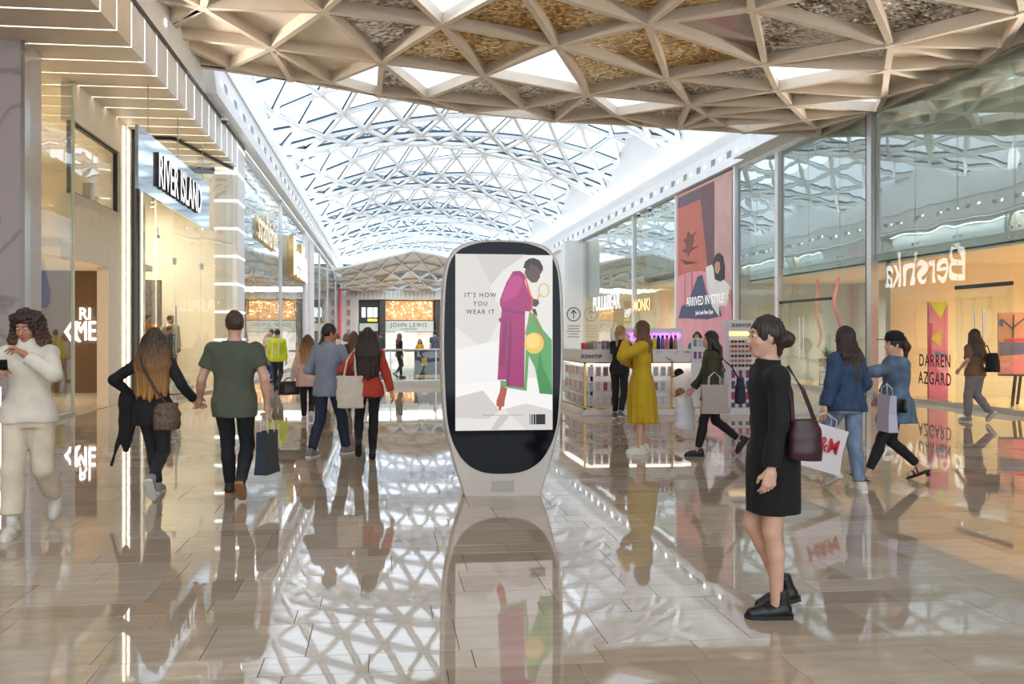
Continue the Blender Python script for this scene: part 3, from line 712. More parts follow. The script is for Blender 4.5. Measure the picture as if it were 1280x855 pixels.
POSTER = [('terracotta_wall', (196, 104, 84), [(33.96, 7.33), (30.03, 7.32), (30.03, 2.3), (33.96, 2.4)]), ('blue_shadow', (112, 74, 78), [(31.48, 7.3), (30.03, 7.31), (30.03, 4.11), (30.69, 4.12), (31.06, 5.5), (31.38, 6.67)]), ('blue_shadow2', (106, 84, 98), [(33.96, 7.28), (31.48, 7.3), (31.45, 6.85), (33.96, 6.85)]), ('leaf_a', (112, 52, 40), [(33.3, 5.47), (31.69, 5.67), (32.74, 5.21)]), ('leaf_b', (116, 56, 44), [(33.58, 5.1), (31.43, 5.07), (32.88, 4.88)]), ('leaf_c', (104, 50, 40), [(33.64, 4.71), (31.69, 4.43), (33.02, 4.45)]), ('leaf_d', (120, 58, 46), [(32.74, 5.8), (32.08, 5.33), (32.74, 4.72), (33.02, 5.34)]), ('dusty_pink_wall', (206, 160, 156), [(29.94, 7.33), (28.18, 7.34), (28.18, 1.75), (29.94, 2.3)]), ('sofa_back', (226, 150, 158), [(33.96, 4.02), (32.74, 4.11), (31.43, 4.08), (30.22, 3.85), (29.31, 3.34), (28.35, 3.12), (28.18, 2.94), (28.18, 1.24), (30.69, 1.21), (33.96, 1.58)]), ('sofa_seat', (232, 160, 168), [(33.87, 2.19), (32.74, 2.22), (31.69, 2.15), (30.69, 2.23), (29.53, 2.16), (28.18, 1.92), (28.18, 0.39), (30.69, 0.29), (33.87, 0.77)]), ('sofa_seam_a', (190, 112, 122), [(33.16, 4.07), (33.02, 4.06), (32.94, 2.27), (33.07, 2.28)]), ('sofa_seam_b', (190, 112, 122), [(32.34, 4.07), (32.21, 4.07), (32.13, 2.35), (32.26, 2.36)]), ('jeans', (72, 80, 110), [(33.81, 2.29), (33.44, 2.78), (32.74, 2.86), (31.69, 3.86), (31.18, 3.92), (30.69, 3.06), (29.53, 2.65), (29.31, 2.28), (30.69, 2.18), (32.74, 2.27)]), ('blouse', (232, 226, 222), [(30.81, 4.17), (30.22, 4.22), (29.76, 3.82), (29.31, 3.7), (28.45, 3.25), (28.88, 2.62), (29.53, 2.65), (29.53, 2.25), (30.22, 2.67), (30.69, 3.43)]), ('hair', (40, 32, 34), [(30.1, 4.3), (29.87, 4.55), (29.53, 4.6), (29.2, 4.44), (29.03, 4.03), (29.05, 3.59), (29.42, 3.53), (29.94, 3.65)]), ('face', (206, 150, 126), [(29.94, 4.19), (29.76, 4.31), (29.47, 4.24), (29.44, 3.97), (29.67, 3.81), (29.89, 3.92)]), ('arm', (196, 140, 118), [(28.56, 3.3), (28.29, 2.94), (28.41, 2.52), (28.71, 2.96)])]
# ------------------------------------------------------------------ digital advertising totem
def catmull(pts, n=5):
    out = []
    P = [pts[0]] + list(pts) + [pts[-1]]
    for i in range(1, len(P) - 2):
        for k in range(n):
            t = k / n; a, b, c, d = P[i - 1], P[i], P[i + 1], P[i + 2]
            out.append(tuple(.5 * (2 * b[j] + (c[j] - a[j]) * t + (2 * a[j] - 5 * b[j] + 4 * c[j] - d[j]) * t * t + (3 * b[j] - a[j] - 3 * c[j] + d[j]) * t ** 3) for j in (0, 1)))
    out.append(tuple(pts[-1])); return out
def mirror(right):
    return right + [(-x, z) for x, z in reversed(right) if abs(x) > 1e-4]
def build_totem():
    root = empty('advertising_totem', (1.146, 8.22, 0))
    tag(root, 'tall rounded white advertising totem with bright fashion poster screen', 'advertising totem')
    OUT = mirror(catmull([(.375, 0), (.405, .1), (.45, .23), (.51, .45), (.573, .75), (.60, 1.17), (.605, 1.58), (.59, 2.02), (.55, 2.26), (.50, 2.355), (.44, 2.415), (.37, 2.447), (.29, 2.467), (.15, 2.48), (0, 2.484)]))
    BEZ = mirror(catmull([(0, .215), (.12, .22), (.23, .245), (.33, .30), (.40, .37), (.45, .45), (.497, .557), (.54, .75), (.565, 1.17), (.57, 1.58), (.555, 2.02), (.52, 2.24), (.45, 2.355), (.35, 2.415), (.2, 2.455), (0, 2.464)]))
    M_SHELL = mat('totem_shell', rgb(206, 196, 184), .35, .1, var=.03)
    mb = MB(); n = len(OUT)
    lay = [(-.150, .020), (-.145, .008), (-.125, 0), (.0, .0), (.10, .012), (.16, .06), (.18, .12)]
    for y, ins in lay:
        for x, z in OUT: mb.v.append((x * (1 - ins / .6), y, z if z < .01 else 1.2 + (z - 1.2) * (1 - ins / 1.4)))
    for a in range(len(lay) - 1):
        for i in range(n):
            j = (i + 1) % n; mb.f.append((a * n + i, a * n + j, (a + 1) * n + j, (a + 1) * n + i)); mb.m.append(0)
    mb.f.append(tuple(range(n))); mb.m.append(0); e = (len(lay) - 1) * n; mb.f.append(tuple(range(e + n - 1, e - 1, -1))); mb.m.append(0)
    sh = mb.build('shell', M_SHELL, root, smooth=False)
    for p in sh.data.polygons:
        if len(p.vertices) == 4: p.use_smooth = True
    MB().prism(BEZ, -.158, -.146).build('glass_front', mat('black_glass', rgb(9, 11, 18), .08, spec=.2, var=.05), root)
    scr = MB().box(-.463, .487, -.1615, -.157, .637, 2.337).build('screen', ad_mat((228, 224, 220)), root)
    grille = []
    hole = MB().lathe([(.0045, 0), (.0045, .004)], n=8).mesh('grille_hole', M_BLACK)
    for i in range(11):
        for j in range(6):
            o = link('grille_hole', hole, sh, (-.105 + i * .0205, -.1505 , .045 + .0185 * j)); o.rotation_euler = (R(90), 0, 0)
    MB().lathe([(.006, 0), (.006, .004)], n=10).build('camera_eye', M_BLACK, root, loc=(0.0, -.158, .58)).rotation_euler = (R(90), 0, 0)
    k = [0]
    def loc(u, v): return ((540 + u / 4.75 - 628.5) / 129.0, (620 - (290 + v / 4.75)) / 129.0)
    def P(name, col, pts, ext=.0012):
        k[0] += 1; y = -.1625 - .0004 * k[0]
        MB().poly([(loc(u, v)[0], y, loc(u, v)[1]) for u, v in pts]).build(name, ad_mat(col), scr)
    def ell(cu, cv, ru, rv, a0=0, a1=360, n=26): return [(cu + ru * math.cos(R(a0 + (a1 - a0) * i / n)), cv + rv * math.sin(R(a0 + (a1 - a0) * i / n))) for i in range(n + (a1 - a0 < 360))]
    P('printed_backdrop', (216, 210, 204), [(138, 133), (255, 133), (420, 500), (300, 700), (138, 560)])
    P('printed_backdrop', (206, 200, 194), [(255, 133), (560, 133), (420, 230), (345, 320)])
    P('printed_backdrop', (238, 236, 233), [(138, 700), (400, 640), (400, 1000), (138, 930)])
    P('printed_floor', (244, 242, 240), [(138, 900), (717, 860), (717, 1060), (138, 1040)])
    P('printed_shadow', (208, 202, 198), [(138, 980), (300, 940), (400, 1060), (330, 1110), (138, 1100)])
    P('printed_shadow', (214, 210, 206), [(430, 1050), (560, 1020), (717, 1060), (717, 1174), (560, 1174)])
    P('printed_shadow', (200, 195, 190), [(345, 1174), (400, 1090), (460, 1090), (390, 1174)])
    P('printed_trousers', (92, 164, 96), [(560, 600), (578, 470), (620, 500), (660, 580), (714, 640), (717, 968), (640, 960), (612, 807), (575, 735), (562, 945), (404, 918), (404, 880), (548, 900)])
    P('printed_trousers_fold', (72, 140, 78), [(640, 960), (717, 968), (717, 930), (660, 800), (640, 700), (625, 820)])
    P('printed_boot', (176, 82, 58), [(405, 912), (446, 930), (430, 1000), (427, 1035), (412, 1038), (405, 1060), (396, 1058), (392, 1035), (380, 1032), (381, 1000), (400, 950)])
    P('printed_top', (226, 92, 48), [(545, 250), (556, 262), (592, 378), (602, 392), (598, 462), (585, 462), (575, 380)])
    P('printed_coat', (164, 38, 108), [(478, 234), (520, 230), (548, 250), (552, 300), (578, 372), (592, 392), (588, 472), (552, 470), (547, 926), (440, 914), (437, 877), (387, 877), (400, 600), (412, 460), (400, 430), (402, 400), (440, 300), (470, 250)])
    P('printed_coat_fold', (136, 30, 90), [(440, 914), (452, 600), (466, 480), (474, 600), (460, 915)])
    P('printed_coat_fold', (142, 30, 94), [(412, 448), (500, 470), (552, 472), (552, 486), (480, 482), (415, 470)])
    P('printed_coat_light', (188, 56, 132), [(470, 262), (520, 255), (540, 300), (500, 380), (430, 420), (410, 400), (445, 310)])
    P('printed_collar', (150, 30, 100), [(474, 240), (520, 230), (550, 256), (552, 282), (530, 262), (490, 256)])
    P('printed_belt_bow', (150, 34, 98), [(390, 520), (440, 484), (458, 500), (448, 530), (410, 546)])
    P('printed_belt_tail', (138, 28, 90), [(424, 540), (446, 540), (428, 802), (398, 796)])
    P('printed_face', (92, 62, 54), [(556, 215), (570, 185), (620, 190), (646, 222), (654, 238), (642, 250), (642, 268), (622, 298), (592, 300), (562, 272), (548, 240)])
    P('printed_hair', (30, 26, 26), [(541, 212), (552, 175), (575, 158), (604, 153), (640, 168), (660, 205), (659, 230), (650, 232), (628, 205), (600, 196), (584, 186), (574, 212), (560, 218)])
    P('printed_ear', (78, 50, 44), ell(572, 218, 8, 14))
    P('printed_hand', (84, 56, 48), [(598, 395), (632, 402), (637, 425), (618, 445), (598, 440)])
    P('printed_hand', (84, 56, 48), [(592, 458), (615, 455), (622, 478), (628, 500), (606, 490)])
    P('printed_strap', (180, 130, 60), [(584, 476), (590, 476), (556, 612), (549, 610)])
    P('printed_strap', (172, 120, 50), [(598, 484), (606, 482), (674, 660), (664, 668)])
    P('printed_bag', (236, 196, 92), ell(606, 660, 59, 63))
    P('printed_bag_light', (246, 214, 124), ell(600, 650, 42, 44))
    lo, li = ell(664, 345, 34, 43), ell(664, 345, 26, 35)
    for i in range(len(lo)):
        j = (i + 1) % len(lo); P('printed_strap_loop', (222, 184, 96), [lo[i], lo[j], li[j], li[i]])
    P('printed_strap_loop', (222, 184, 96), [(634, 362), (642, 370), (634, 400), (624, 398)])
    MK = ad_mat((18, 18, 20))
    for s, v in (("IT'S HOW", 377), ('YOU', 428), ('WEAR IT', 476)):
        x, z = loc(284, v); text_obj('lettering', s, .062, MK, scr, (x, -.1785, z), extrude=.0005, space=1.28, sx=.93, bold=.0004)
    x, z = loc(418, 1087); text_obj('lettering', 'THE NEW JOHN LEWIS & PARTNERS COLLECTION', .0165, MK, scr, (x, -.1785, z), extrude=.0003, space=1.2, sx=.9)
    def RC(a, b, c, d, col): P('printed_logo', col, [(a, c), (b, c), (b, d), (a, d)])
    for a, b in ((578, 582), (588, 596), (601, 613)): RC(a, b, 1083, 1143, (18, 18, 20))
    RC(616, 672, 1083, 1143, (18, 18, 20))
    for s, v in (('JOHN', 1098), ('LEWIS', 1115), ('& PARTNERS', 1130)):
        x, z = loc(643, v); text_obj('lettering', s, .024 if v < 1120 else .014, ad_mat((235, 235, 235)), scr, (x, -.1835, z), extrude=.0003, space=1.15, sx=.8)
ADM = {}
def ad_mat(c):
    c = tuple(c)
    if c not in ADM:
        ADM[c] = mat('screen_%d_%d_%d' % c, (0.01, 0.01, 0.01, 1), .25, emit=rgb(*c), estr=.74)
    return ADM[c]
build_totem()

# ------------------------------------------------------------------ shop signs
rs = MB().box(-4.66, -4.6, 16.43, 22.9, 4.33, 5.54).build('shop_sign', mat('mirror_sign', rgb(196, 214, 222), .07, .8, var=.12, vscale=2.2, stretch=(1, .4, 3)))
tag(rs, 'long mirrored shop sign reading RIVER ISLAND hung under the lit soffit', 'shop sign')
M_SIGNW = emit_mat('sign_white', (1, 1, 1, 1), 1.3)
text_obj('lettering', 'RIVER ISLAND', .98, None, rs, (-4.57, 19.65, 4.9), (R(90), 0, R(90)), extrude=.03, sx=.66, bold=.012, mats=[M_SIGNW, mat('letter_side', rgb(70, 62, 78), .4, var=.1)])
for y in (17.2, 19.6, 22.2): MB().tube([(-4.63, y, 5.5), (-4.63, y, 6.52)], .012, 6).build('hanger_rod', M_STEEL, rs)
M_GOLDS = mat('gold_letter_side', rgb(206, 172, 112), .3, .6, var=.1)
t = text_obj('shop_sign', 'stradivarius', 1.5, None, None, (-4.28, 31.7, 5.35), (R(90), 0, R(90)), extrude=.04, sx=.72, bold=.01, mats=[emit_mat('warm_sign', (1, .94, .82, 1), 1.0), M_GOLDS])
tag(t, 'gold and white script shop lettering stradivarius fixed to the glass', 'shop sign')
t = text_obj('shop_sign', 'Bershka', 2.5, None, None, (-4.2, 42.2, 5.15), (R(90), 0, R(90)), extrude=.12, sx=.84, bold=.03, mats=[emit_mat('bright_sign', (1, 1, 1, 1), 4.5), M_GOLDS])
tag(t, 'big gold-sided white shop letters Bershka standing out from the glass', 'shop sign')
t = text_obj('shop_sign', 'PULL&BEAR', 1.15, None, None, (12.22, 45.4, 3.35), (R(90), 0, R(-90)), extrude=.04, sx=.95, bold=.012, mats=[emit_mat('white_sign_soft', (1, 1, 1, 1), 1.1), M_WHITE])
tag(t, 'white shop letters PULL&BEAR fixed on the far glass front', 'shop sign')
t = text_obj('shop_sign', 'MONKI', .8, None, None, (12.22, 38.9, 3.0), (R(90), 0, R(-90)), extrude=.04, sx=1.0, bold=.01, mats=[emit_mat('amber_sign', (1, .72, .3, 1), 1.6), M_GOLDS])
tag(t, 'amber shop letters MONKI on glass beside the large poster', 'shop sign')

pp = MB().box(12.2, 12.3, 28.4, 34.2, .3, 7.42).build('wall_poster', mat('poster_white', rgb(214, 176, 170), .5, var=.03))
tag(pp, 'giant pink poster of a woman on a sofa between glass shopfronts', 'poster')
for i, (nm, c, pts) in enumerate(POSTER):
    pts = [(min(34.18, max(28.42, y)), z) for y, z in pts]
    MB().poly([(12.197 - .002 * i, y, z) for y, z in pts]).build('printed_' + nm.rstrip('2abcd_').rstrip('_'), mat('poster_%d_%d_%d' % c, rgb(*c), .5, var=.08, vscale=1.5), pp)
M_PW = mat('poster_letters', rgb(250, 246, 244), .5, emit=(1, 1, 1, 1), estr=.25)
text_obj('lettering', 'ARRIVED IN STYLE', .5, M_PW, pp, (12.14, 30.9, 2.9), (R(90), 0, R(-90)), sx=.92, bold=.004)
text_obj('lettering', 'John Lewis Now Open', .24, M_PW, pp, (12.14, 30.9, 2.45), (R(90), 0, R(-90)), sx=.8)

# ------------------------------------------------------------------ accessories stand
M_GOLDF = mat('gold_frame', rgb(190, 152, 84), .3, .9, var=.05)
M_STANDW = mat('stand_white', rgb(228, 224, 222), .4, var=.03)
M_BACK = mat('pegboard', rgb(226, 216, 216), .5, var=.04)
st = empty('retail_stand', (5.0, 17.0, 0)); tag(st, 'white and gold phone accessories stand with lit shelves', 'retail stand')
def SB(name, m, *b): return MB().box(b[0] - 5.0, b[1] - 5.0, b[2] - 17.0, b[3] - 17.0, b[4], b[5]).build(name, m, st)
bevel(SB('plinth', M_STANDW, 3.82, 6.35, 15.95, 18.3, 0, .12), .008)
SB('base_rail', M_GOLDF, 3.86, 6.3, 15.98, 16.02, .12, .15)
SB('display_panel', M_BACK, 4.05, 6.3, 16.2, 16.24, .12, 1.02)
SB('display_panel', M_BACK, 4.05, 4.09, 16.2, 18.2, .12, 1.02)
for x, y in ((3.88, 16.0), (5.63, 16.0), (6.28, 16.0), (3.88, 18.2)): SB('corner_post', M_GOLDF, x - .02, x + .02, y - .02, y + .02, .12, 1.04)
SB('top_rail', M_GOLDF, 3.86, 6.3, 15.98, 16.02, 1.01, 1.04); SB('top_rail', M_GOLDF, 3.86, 3.9, 16, 18.2, 1.01, 1.04)
SB('side_rail', M_GOLDF, 3.86, 3.9, 16, 18.2, .12, .15)
SB('shelf_light', emit_mat('shelf_led', (1, .97, .86, 1), 3.0), 3.95, 6.25, 16.06, 16.18, .995, 1.01)
SB('shelf_light', MATS['shelf_led'], 3.92, 4.02, 16.1, 18.1, .995, 1.01)
bevel(SB('counter_front', M_STANDW, 3.84, 5.3, 15.96, 16.1, 1.04, 1.26), .006)
bevel(SB('counter_front_marble', M_WMARBLE, 5.3, 6.32, 15.96, 16.1, 1.04, 1.26), .006)
SB('counter_side', M_STANDW, 3.84, 3.98, 16.1, 18.25, 1.04, 1.26)
SB('counter_top', M_STANDW, 3.84, 6.32, 15.96, 16.65, 1.26, 1.285); SB('counter_top', M_STANDW, 3.84, 4.5, 16.65, 18.25, 1.26, 1.285)
sb = SB('sign_board', M_STANDW, 4.95, 6.55, 17.9, 18.05, 1.2, 1.72)
text_obj('lettering', 'SKINNYDIP', .22, emit_mat('purple_neon', (.5, .12, 1, 1), 3.0), sb, (.82, .88, 1.52), extrude=.01, space=1.25, bold=.006)
text_obj('lettering', 'SKINNYDIP', .1, mat('grey_letters', rgb(96, 92, 92), .5, var=.05), st, (-1.0, -1.045, 1.15), extrude=.004, sx=.85, bold=.003)
SB('rear_counter', M_STANDW, 4.6, 6.5, 17.7, 18.25, .12, 1.2)
def make_case(name, c_in, lab, grp):
    root = empty(name); tag(root, lab, 'phone case', grp)
    bevel(MB().box(-.058, .058, -.012, .012, -.1, .1).build('card_box', mat('card_white', rgb(238, 236, 236), .4, var=.02), root), .004)
    MB().box(-.04, .04, -.016, -.011, -.085, .07).build('case_front', mat('case_%d_%d_%d' % c_in, rgb(*c_in), .35, var=.35, vscale=30), root)
    MB().box(-.012, .012, -.015, -.011, .08, .095).build('hang_tab', mat('tab_%d' % (c_in[0] % 3), [rgb(210, 60, 80), rgb(230, 200, 60), rgb(60, 170, 150)][c_in[0] % 3], .5, var=.05), root)
    return root
def copy_tree(o, parent=None):
    c = o.copy(); COL.objects.link(c); c.parent = parent
    for ch in o.children: copy_tree(ch, c)
    return c
cases = [((206, 90, 110), 'crimson'), ((150, 140, 130), 'taupe'), ((222, 180, 190), 'pale pink'), ((190, 190, 196), 'silver grey'), ((226, 206, 206), 'blush patterned'), ((170, 110, 180), 'purple'), ((110, 170, 178), 'teal')]
front0 = [make_case('phone_case', c, '%s phone case boxed on the front pegs of the accessories stand' % n, '%s boxed phone cases on the stand front' % n) for c, n in cases]
side0 = [make_case('phone_case', c, '%s phone case boxed on the short side of the accessories stand' % n, '%s boxed phone cases on the stand side' % n) for c, n in cases]
used = set(); rnd = random.Random(11)
for r, z in enumerate((.855, .565, .285)):
    for k in range(12):
        if k == 11 and r > 0: continue
        i = [4, 0, 1, 2, 0, 3, 4, 2, 1, 3, 3, 4][(k + 5 * r) % 12] if rnd.random() < .7 else rnd.randrange(7)
        o = front0[i] if ('f', i) not in used else copy_tree(front0[i]); used.add(('f', i))
        o.location = (4.02 + .145 * k, 16.06 + rnd.uniform(0, .03), z)
    for k in range(13):
        i = rnd.randrange(7)
        o = side0[i] if ('s', i) not in used else copy_tree(side0[i]); used.add(('s', i))
        o.location = (3.955, 16.22 + .148 * k, z); o.rotation_euler = (0, 0, R(-90))
for z0, kk in (('f', front0), ('s', side0)):
    for i, o in enumerate(kk):
        if (z0, i) not in used:
            for ch in list(o.children): bpy.data.objects.remove(ch)
            bpy.data.objects.remove(o)
# drinks bottles on the marble counter
def bottle(x, c, lab):
    root = empty('water_bottle', (x, 16.3, 1.287)); tag(root, lab, 'bottle')
    mm = mat('bottle_%d_%d_%d' % c, rgb(*c), .3, .2, var=.1)
    MB().lathe([(.034, 0), (.038, .01), (.038, .19), (.03, .225), (.022, .24)], n=16).build('body', mm, root, smooth=True)
    MB().lathe([(.024, .238), (.024, .27), (.02, .278)], n=14).build('cap', mat('cap_%d' % (c[2] % 2), rgb(190, 160, 90) if c[2] % 2 else rgb(30, 30, 32), .4, .4, var=.1), root, smooth=True)
for i, (c, n) in enumerate([((226, 128, 150), 'pink'), ((214, 214, 30), 'lime yellow'), ((34, 32, 30), 'glossy black'), ((130, 90, 170), 'purple'), ((226, 120, 110), 'coral'), ((20, 22, 25), 'plain black'), ((196, 132, 112), 'rose copper')]):
    bottle(5.28 + i * .088, c, '%s metal water bottle on the marble counter of the stand' % n)
# pouches and trays on the short counter
for i in range(12):
    c, n = [((206, 70, 110), 'magenta'), ((120, 150, 90), 'leaf green'), ((214, 170, 190), 'pale pink'), ((230, 226, 224), 'white'), ((170, 120, 160), 'mauve'), ((90, 110, 150), 'slate blue')][i % 6]
    root = empty('cosmetic_pouch', (3.95 + .085 * (i % 6), 16.15 + .30 * (i // 6), 1.287)); tag(root, '%s %s pouch standing on the white counter of the stand' % ('small' if i < 6 else 'rear', n), 'pouch')
    h = .12 + .02 * (i % 3)
    bevel(MB().box(-.035, .035, -.02, .02, 0, h).build('pouch_body', mat('pouch_%d_%d_%d' % c, rgb(*c), .5, var=.4, vscale=25), root), .008)
    MB().box(-.034, .034, -.006, .006, h, h + .012).build('zip', M_GOLDF, root)
# caps hung at the stand end
def cap_hat(loc, c, lab):
    root = empty('baseball_cap', loc); tag(root, lab, 'cap')
    mm = mat('cap_cloth_%d' % c[0], rgb(*c), .8, var=.1)
    MB().lathe([(.092, 0), (.094, .03), (.082, .075), (.05, .105), (.012, .115)], n=18).build('crown', mm, root, smooth=True)
    MB().prism([(-.075, -.05), (-.085, -.12), (-.05, -.165), (.05, -.165), (.085, -.12), (.075, -.05)], 0, .008, axis='Z').build('peak', mm, root)
    for q in [root]: q.rotation_euler = (R(18), R(-10), R(-62))
cap_hat((5.75, 15.92, .80), (20, 20, 24), 'black baseball cap hanging at the end of the stand')
cap_hat((5.78, 15.92, .42), (150, 110, 60), 'tan baseball cap hanging at the end of the stand')
# end rack with boxed cases
er = MB().box(6.0, 6.3, 16.04, 16.08, .5, 1.5).build('display_rack', M_STANDW); tag(er, 'narrow white display rack at the end of the accessories stand', 'rack')
er.location = (0, -.12, 0)
for z, cc in ((1.42, ((90, 150, 160), (200, 200, 205), (190, 160, 160))), (1.18, ((120, 70, 160), (150, 80, 150), (140, 120, 170)))):
    for i, c in enumerate(cc):
        o = make_case('phone_case', c, '%s phone case on the end rack, %s row' % (['first', 'middle', 'last'][i], 'upper' if z > 1.3 else 'lower'), 'boxed cases on the end rack'); o.location = (6.06 + .095 * i, 15.905, z); o.scale = (.75, 1, .9)
# sunglasses stand
sg = empty('sunglasses_stand', (7.05, 16.1, 0)); tag(sg, 'slim sunglasses display stand with header board and rows of glasses', 'display stand')
MB().box(-.26, .26, -.2, .3, 0, .08).build('base', M_STANDW, sg); MB().box(-.23, .23, -.02, .2, .08, 1.6).build('back_panel', M_STANDW, sg)
hb = MB().box(-.26, .26, -.1, .22, 1.6, 1.82).build('header', M_STANDW, sg); text_obj('lettering', 'SKINNYDIP', .1, MATS['grey_letters'], hb, (0, -.104, 1.71), extrude=.003, sx=.8, bold=.002)
MB().box(-.22, .22, -.1, -.02, 1.5, 1.6).build('lit_shelf', emit_mat('gold_shelf', (1, .8, .4, 1), .9), sg)
def shades(c, lab, grp):
    root = empty('sunglasses'); tag(root, lab, 'sunglasses', grp)
    for s in (-1, 1):
        MB().lathe([(.003, -.003), (.027, -.002), (.027, .002), (.003, .003)], n=12).build('lens', mat('lens_%d_%d_%d' % c, rgb(*c), .1, .3, var=.2), root, loc=(s * .034, -.006, 0)).rotation_euler = (R(90), 0, 0)
        MB().bar((s * .062, 0, .006), (s * .064, .11, .004), .004, .008).build('temple', M_BLACK, root)
    MB().bar((-.010, -.006, .008), (.010, -.006, .008), .004, .006).build('bridge', M_BLACK, root)
    return root
for q, (c, n) in enumerate([((70, 34, 28), 'brown'), ((140, 30, 40), 'red'), ((190, 110, 60), 'amber'), ((50, 40, 60), 'smoky violet'), ((200, 110, 120), 'pink'), ((60, 30, 30), 'dark')]):
    r0 = shades(c, '%s sunglasses in their row on the slim display stand' % n, '%s sunglasses row' % n)
    for k in range(3):
        o = r0 if k == 0 else copy_tree(r0); o.location = (6.9 + .15 * k, 16.0, 1.44 - .095 * q)
for q in range(4):
    c, n = [((150, 60, 120), 'plum'), ((96, 70, 130), 'violet'), ((180, 70, 110), 'raspberry'), ((70, 60, 110), 'indigo')][q]
    c0 = make_case('phone_case', c, '%s glittery phone case on the slim sunglasses stand' % n, '%s cases on the sunglasses stand' % n)
    for k in range(3):
        o = c0 if k == 0 else copy_tree(c0); o.location = (6.9 + .15 * k, 16.05, .8 - .215 * q)
pl = MB().box(6.45, 9.2, 15.9, 18.4, 0, .05).build('display_platform', M_STANDW); tag(pl, 'low white platform under the sunglasses stand', 'platform')
sg.location.z = .05

# ------------------------------------------------------------------ balustrade round the void
bl = empty('glass_balustrade', (1.8, 26, 0)); tag(bl, 'glass balustrade with steel handrail across the far concourse', 'balustrade')
MB().box(-3.0, 4.0, -.12, .3, 0, .18).build('kerb', M_STANDW, bl)
MB().tube([(-3.0, 0, 1.12), (4.0, 0, 1.12)], .035, 10).build('handrail', M_STEEL, bl, smooth=True)
for k in range(5):
    MB().box(-3.0 + k * 1.4 + .02, -1.6 + k * 1.4 - .02, -.008, .008, .18, 1.07).build('glass_panel', M_GLASS, bl)
    MB().box(-3.02 + k * 1.4, -2.98 + k * 1.4, -.03, .03, .18, 1.09).build('post', M_STEEL, bl)
kb = empty('information_kiosk', (2.2, 33, 0)); tag(kb, 'black kiosk counter with gold trim behind the glass balustrade', 'kiosk')
MB().box(-1.0, 1.0, -.5, .5, 0.05, 1.0).build('body', M_BLACK, kb); MB().box(-1.02, 1.02, -.52, .52, 0, .05).build('gold_base', M_GOLDF, kb)
MB().box(-1.05, 1.05, -.55, .55, 1.0, 1.05).build('top', M_BLACK, kb); MB().box(.1, .75, -.51, -.5, .5, .8).build('gold_plate', M_GOLDF, kb)
MB().box(-.75, -.55, -.51, -.5, .4, .7).build('gold_plate', M_GOLDF, kb)

# ------------------------------------------------------------------ gallery and lounge behind the glass
dtx = text_obj('window_lettering', 'DARREN\nAZGARD', .40, mat('black_vinyl', rgb(26, 24, 24), .5, var=.05), None, (12.285, 17.62, .78), (R(90), 0, R(-90)), extrude=.002, sx=.62, space=1.2, bold=.003)
tag(dtx, 'black vinyl lettering DARREN AZGARD on the gallery glass', 'lettering')
bn = empty('art_panel', (13.0, 18.5, 0)); tag(bn, 'tall pink art panel with yellow triangles behind the gallery glass', 'art panel')
MB().box(-.24, .24, 0, .06, .02, 2.35).build('board', mat('pink_art', rgb(228, 130, 160), .5, var=.2, vscale=2, emit=None), bn)
MB().box(-.26, .26, -.1, .16, 0, .02).build('foot', M_BLACK, bn)
for c, pts in (((214, 214, 40), [(-.24, 2.35), (.24, 2.35), (.05, 1.95)]), ((224, 200, 60), [(-.2, 1.5), (.1, 1.75), (.05, 1.3)]), ((90, 150, 200), [(-.1, 1.2), (.24, 1.1), (.24, 1.04), (-.1, 1.12)]), ((200, 60, 90), [(-.24, 1.85), (-.15, 1.85), (-.18, 1.0), (-.24, .9)]), ((240, 170, 190), [(-.05, .8), (.24, 1.0), (.2, .5)])):
    MB().poly([(x, -.004, z) for x, z in pts]).build('painted_shape', mat('art_%d_%d_%d' % c, rgb(*c), .5, var=.1), bn)
ez = empty('easel_painting', (14.05, 17.0, 0.012), R(-18)); tag(ez, 'bright street painting on a black easel in the gallery', 'painting')
for a, b in (((-.35, -.1, 0), (-.12, .06, 1.7)), ((.35, -.1, 0), (.12, .06, 1.7)), ((0, .55, 0), (0, .08, 1.7))): MB().bar(a, b, .05, .05).build('leg', M_BLACK, ez)
MB().box(-.6, .6, -.12, .0, .66, .70).build('ledge', M_BLACK, ez)
cv = MB().box(-.62, .62, -.08, -.04, .70, 2.05).build('canvas', mat('canvas_orange', rgb(226, 150, 110), .6, var=.15, vscale=3), ez)
for c, pts in (((232, 130, 130), [(-.62, .7), (.62, .7), (.62, 1.0), (-.1, 1.1), (-.62, .95)]), ((110, 96, 130), [(-.6, 1.1), (.05, 1.15), (.05, 1.4), (-.6, 1.4)]), ((214, 70, 60), [(-.5, 1.4), (.05, 1.43), (.05, 1.5), (-.5, 1.48)]), ((150, 196, 178), [(.3, .9), (.62, .9), (.62, 2.05), (.35, 2.05)]),
               ((216, 50, 60), [(.15, .9), (.4, 1.15), (.62, 1.15), (.62, .85), (.25, .8)]), ((240, 200, 60), [(.16, .9), (.3, .83), (.62, .87), (.62, .80), (.25, .77)]), ((90, 70, 60), [(-.35, 1.5), (-.31, 1.5), (-.3, 2.0), (-.33, 2.0)]), ((90, 70, 60), [(-.32, 1.7), (-.05, 1.95), (-.07, 1.97), (-.33, 1.74)]), ((90, 70, 60), [(-.32, 1.65), (-.56, 1.9), (-.54, 1.92), (-.31, 1.7)]), ((70, 90, 160), [(-.6, 1.75), (-.52, 1.75), (-.52, 1.9), (-.6, 1.9)])):
    MB().poly([(x, -.084, z) for x, z in pts]).build('painted_shape', mat('art_%d_%d_%d' % c, rgb(*c), .5, var=.1), cv)
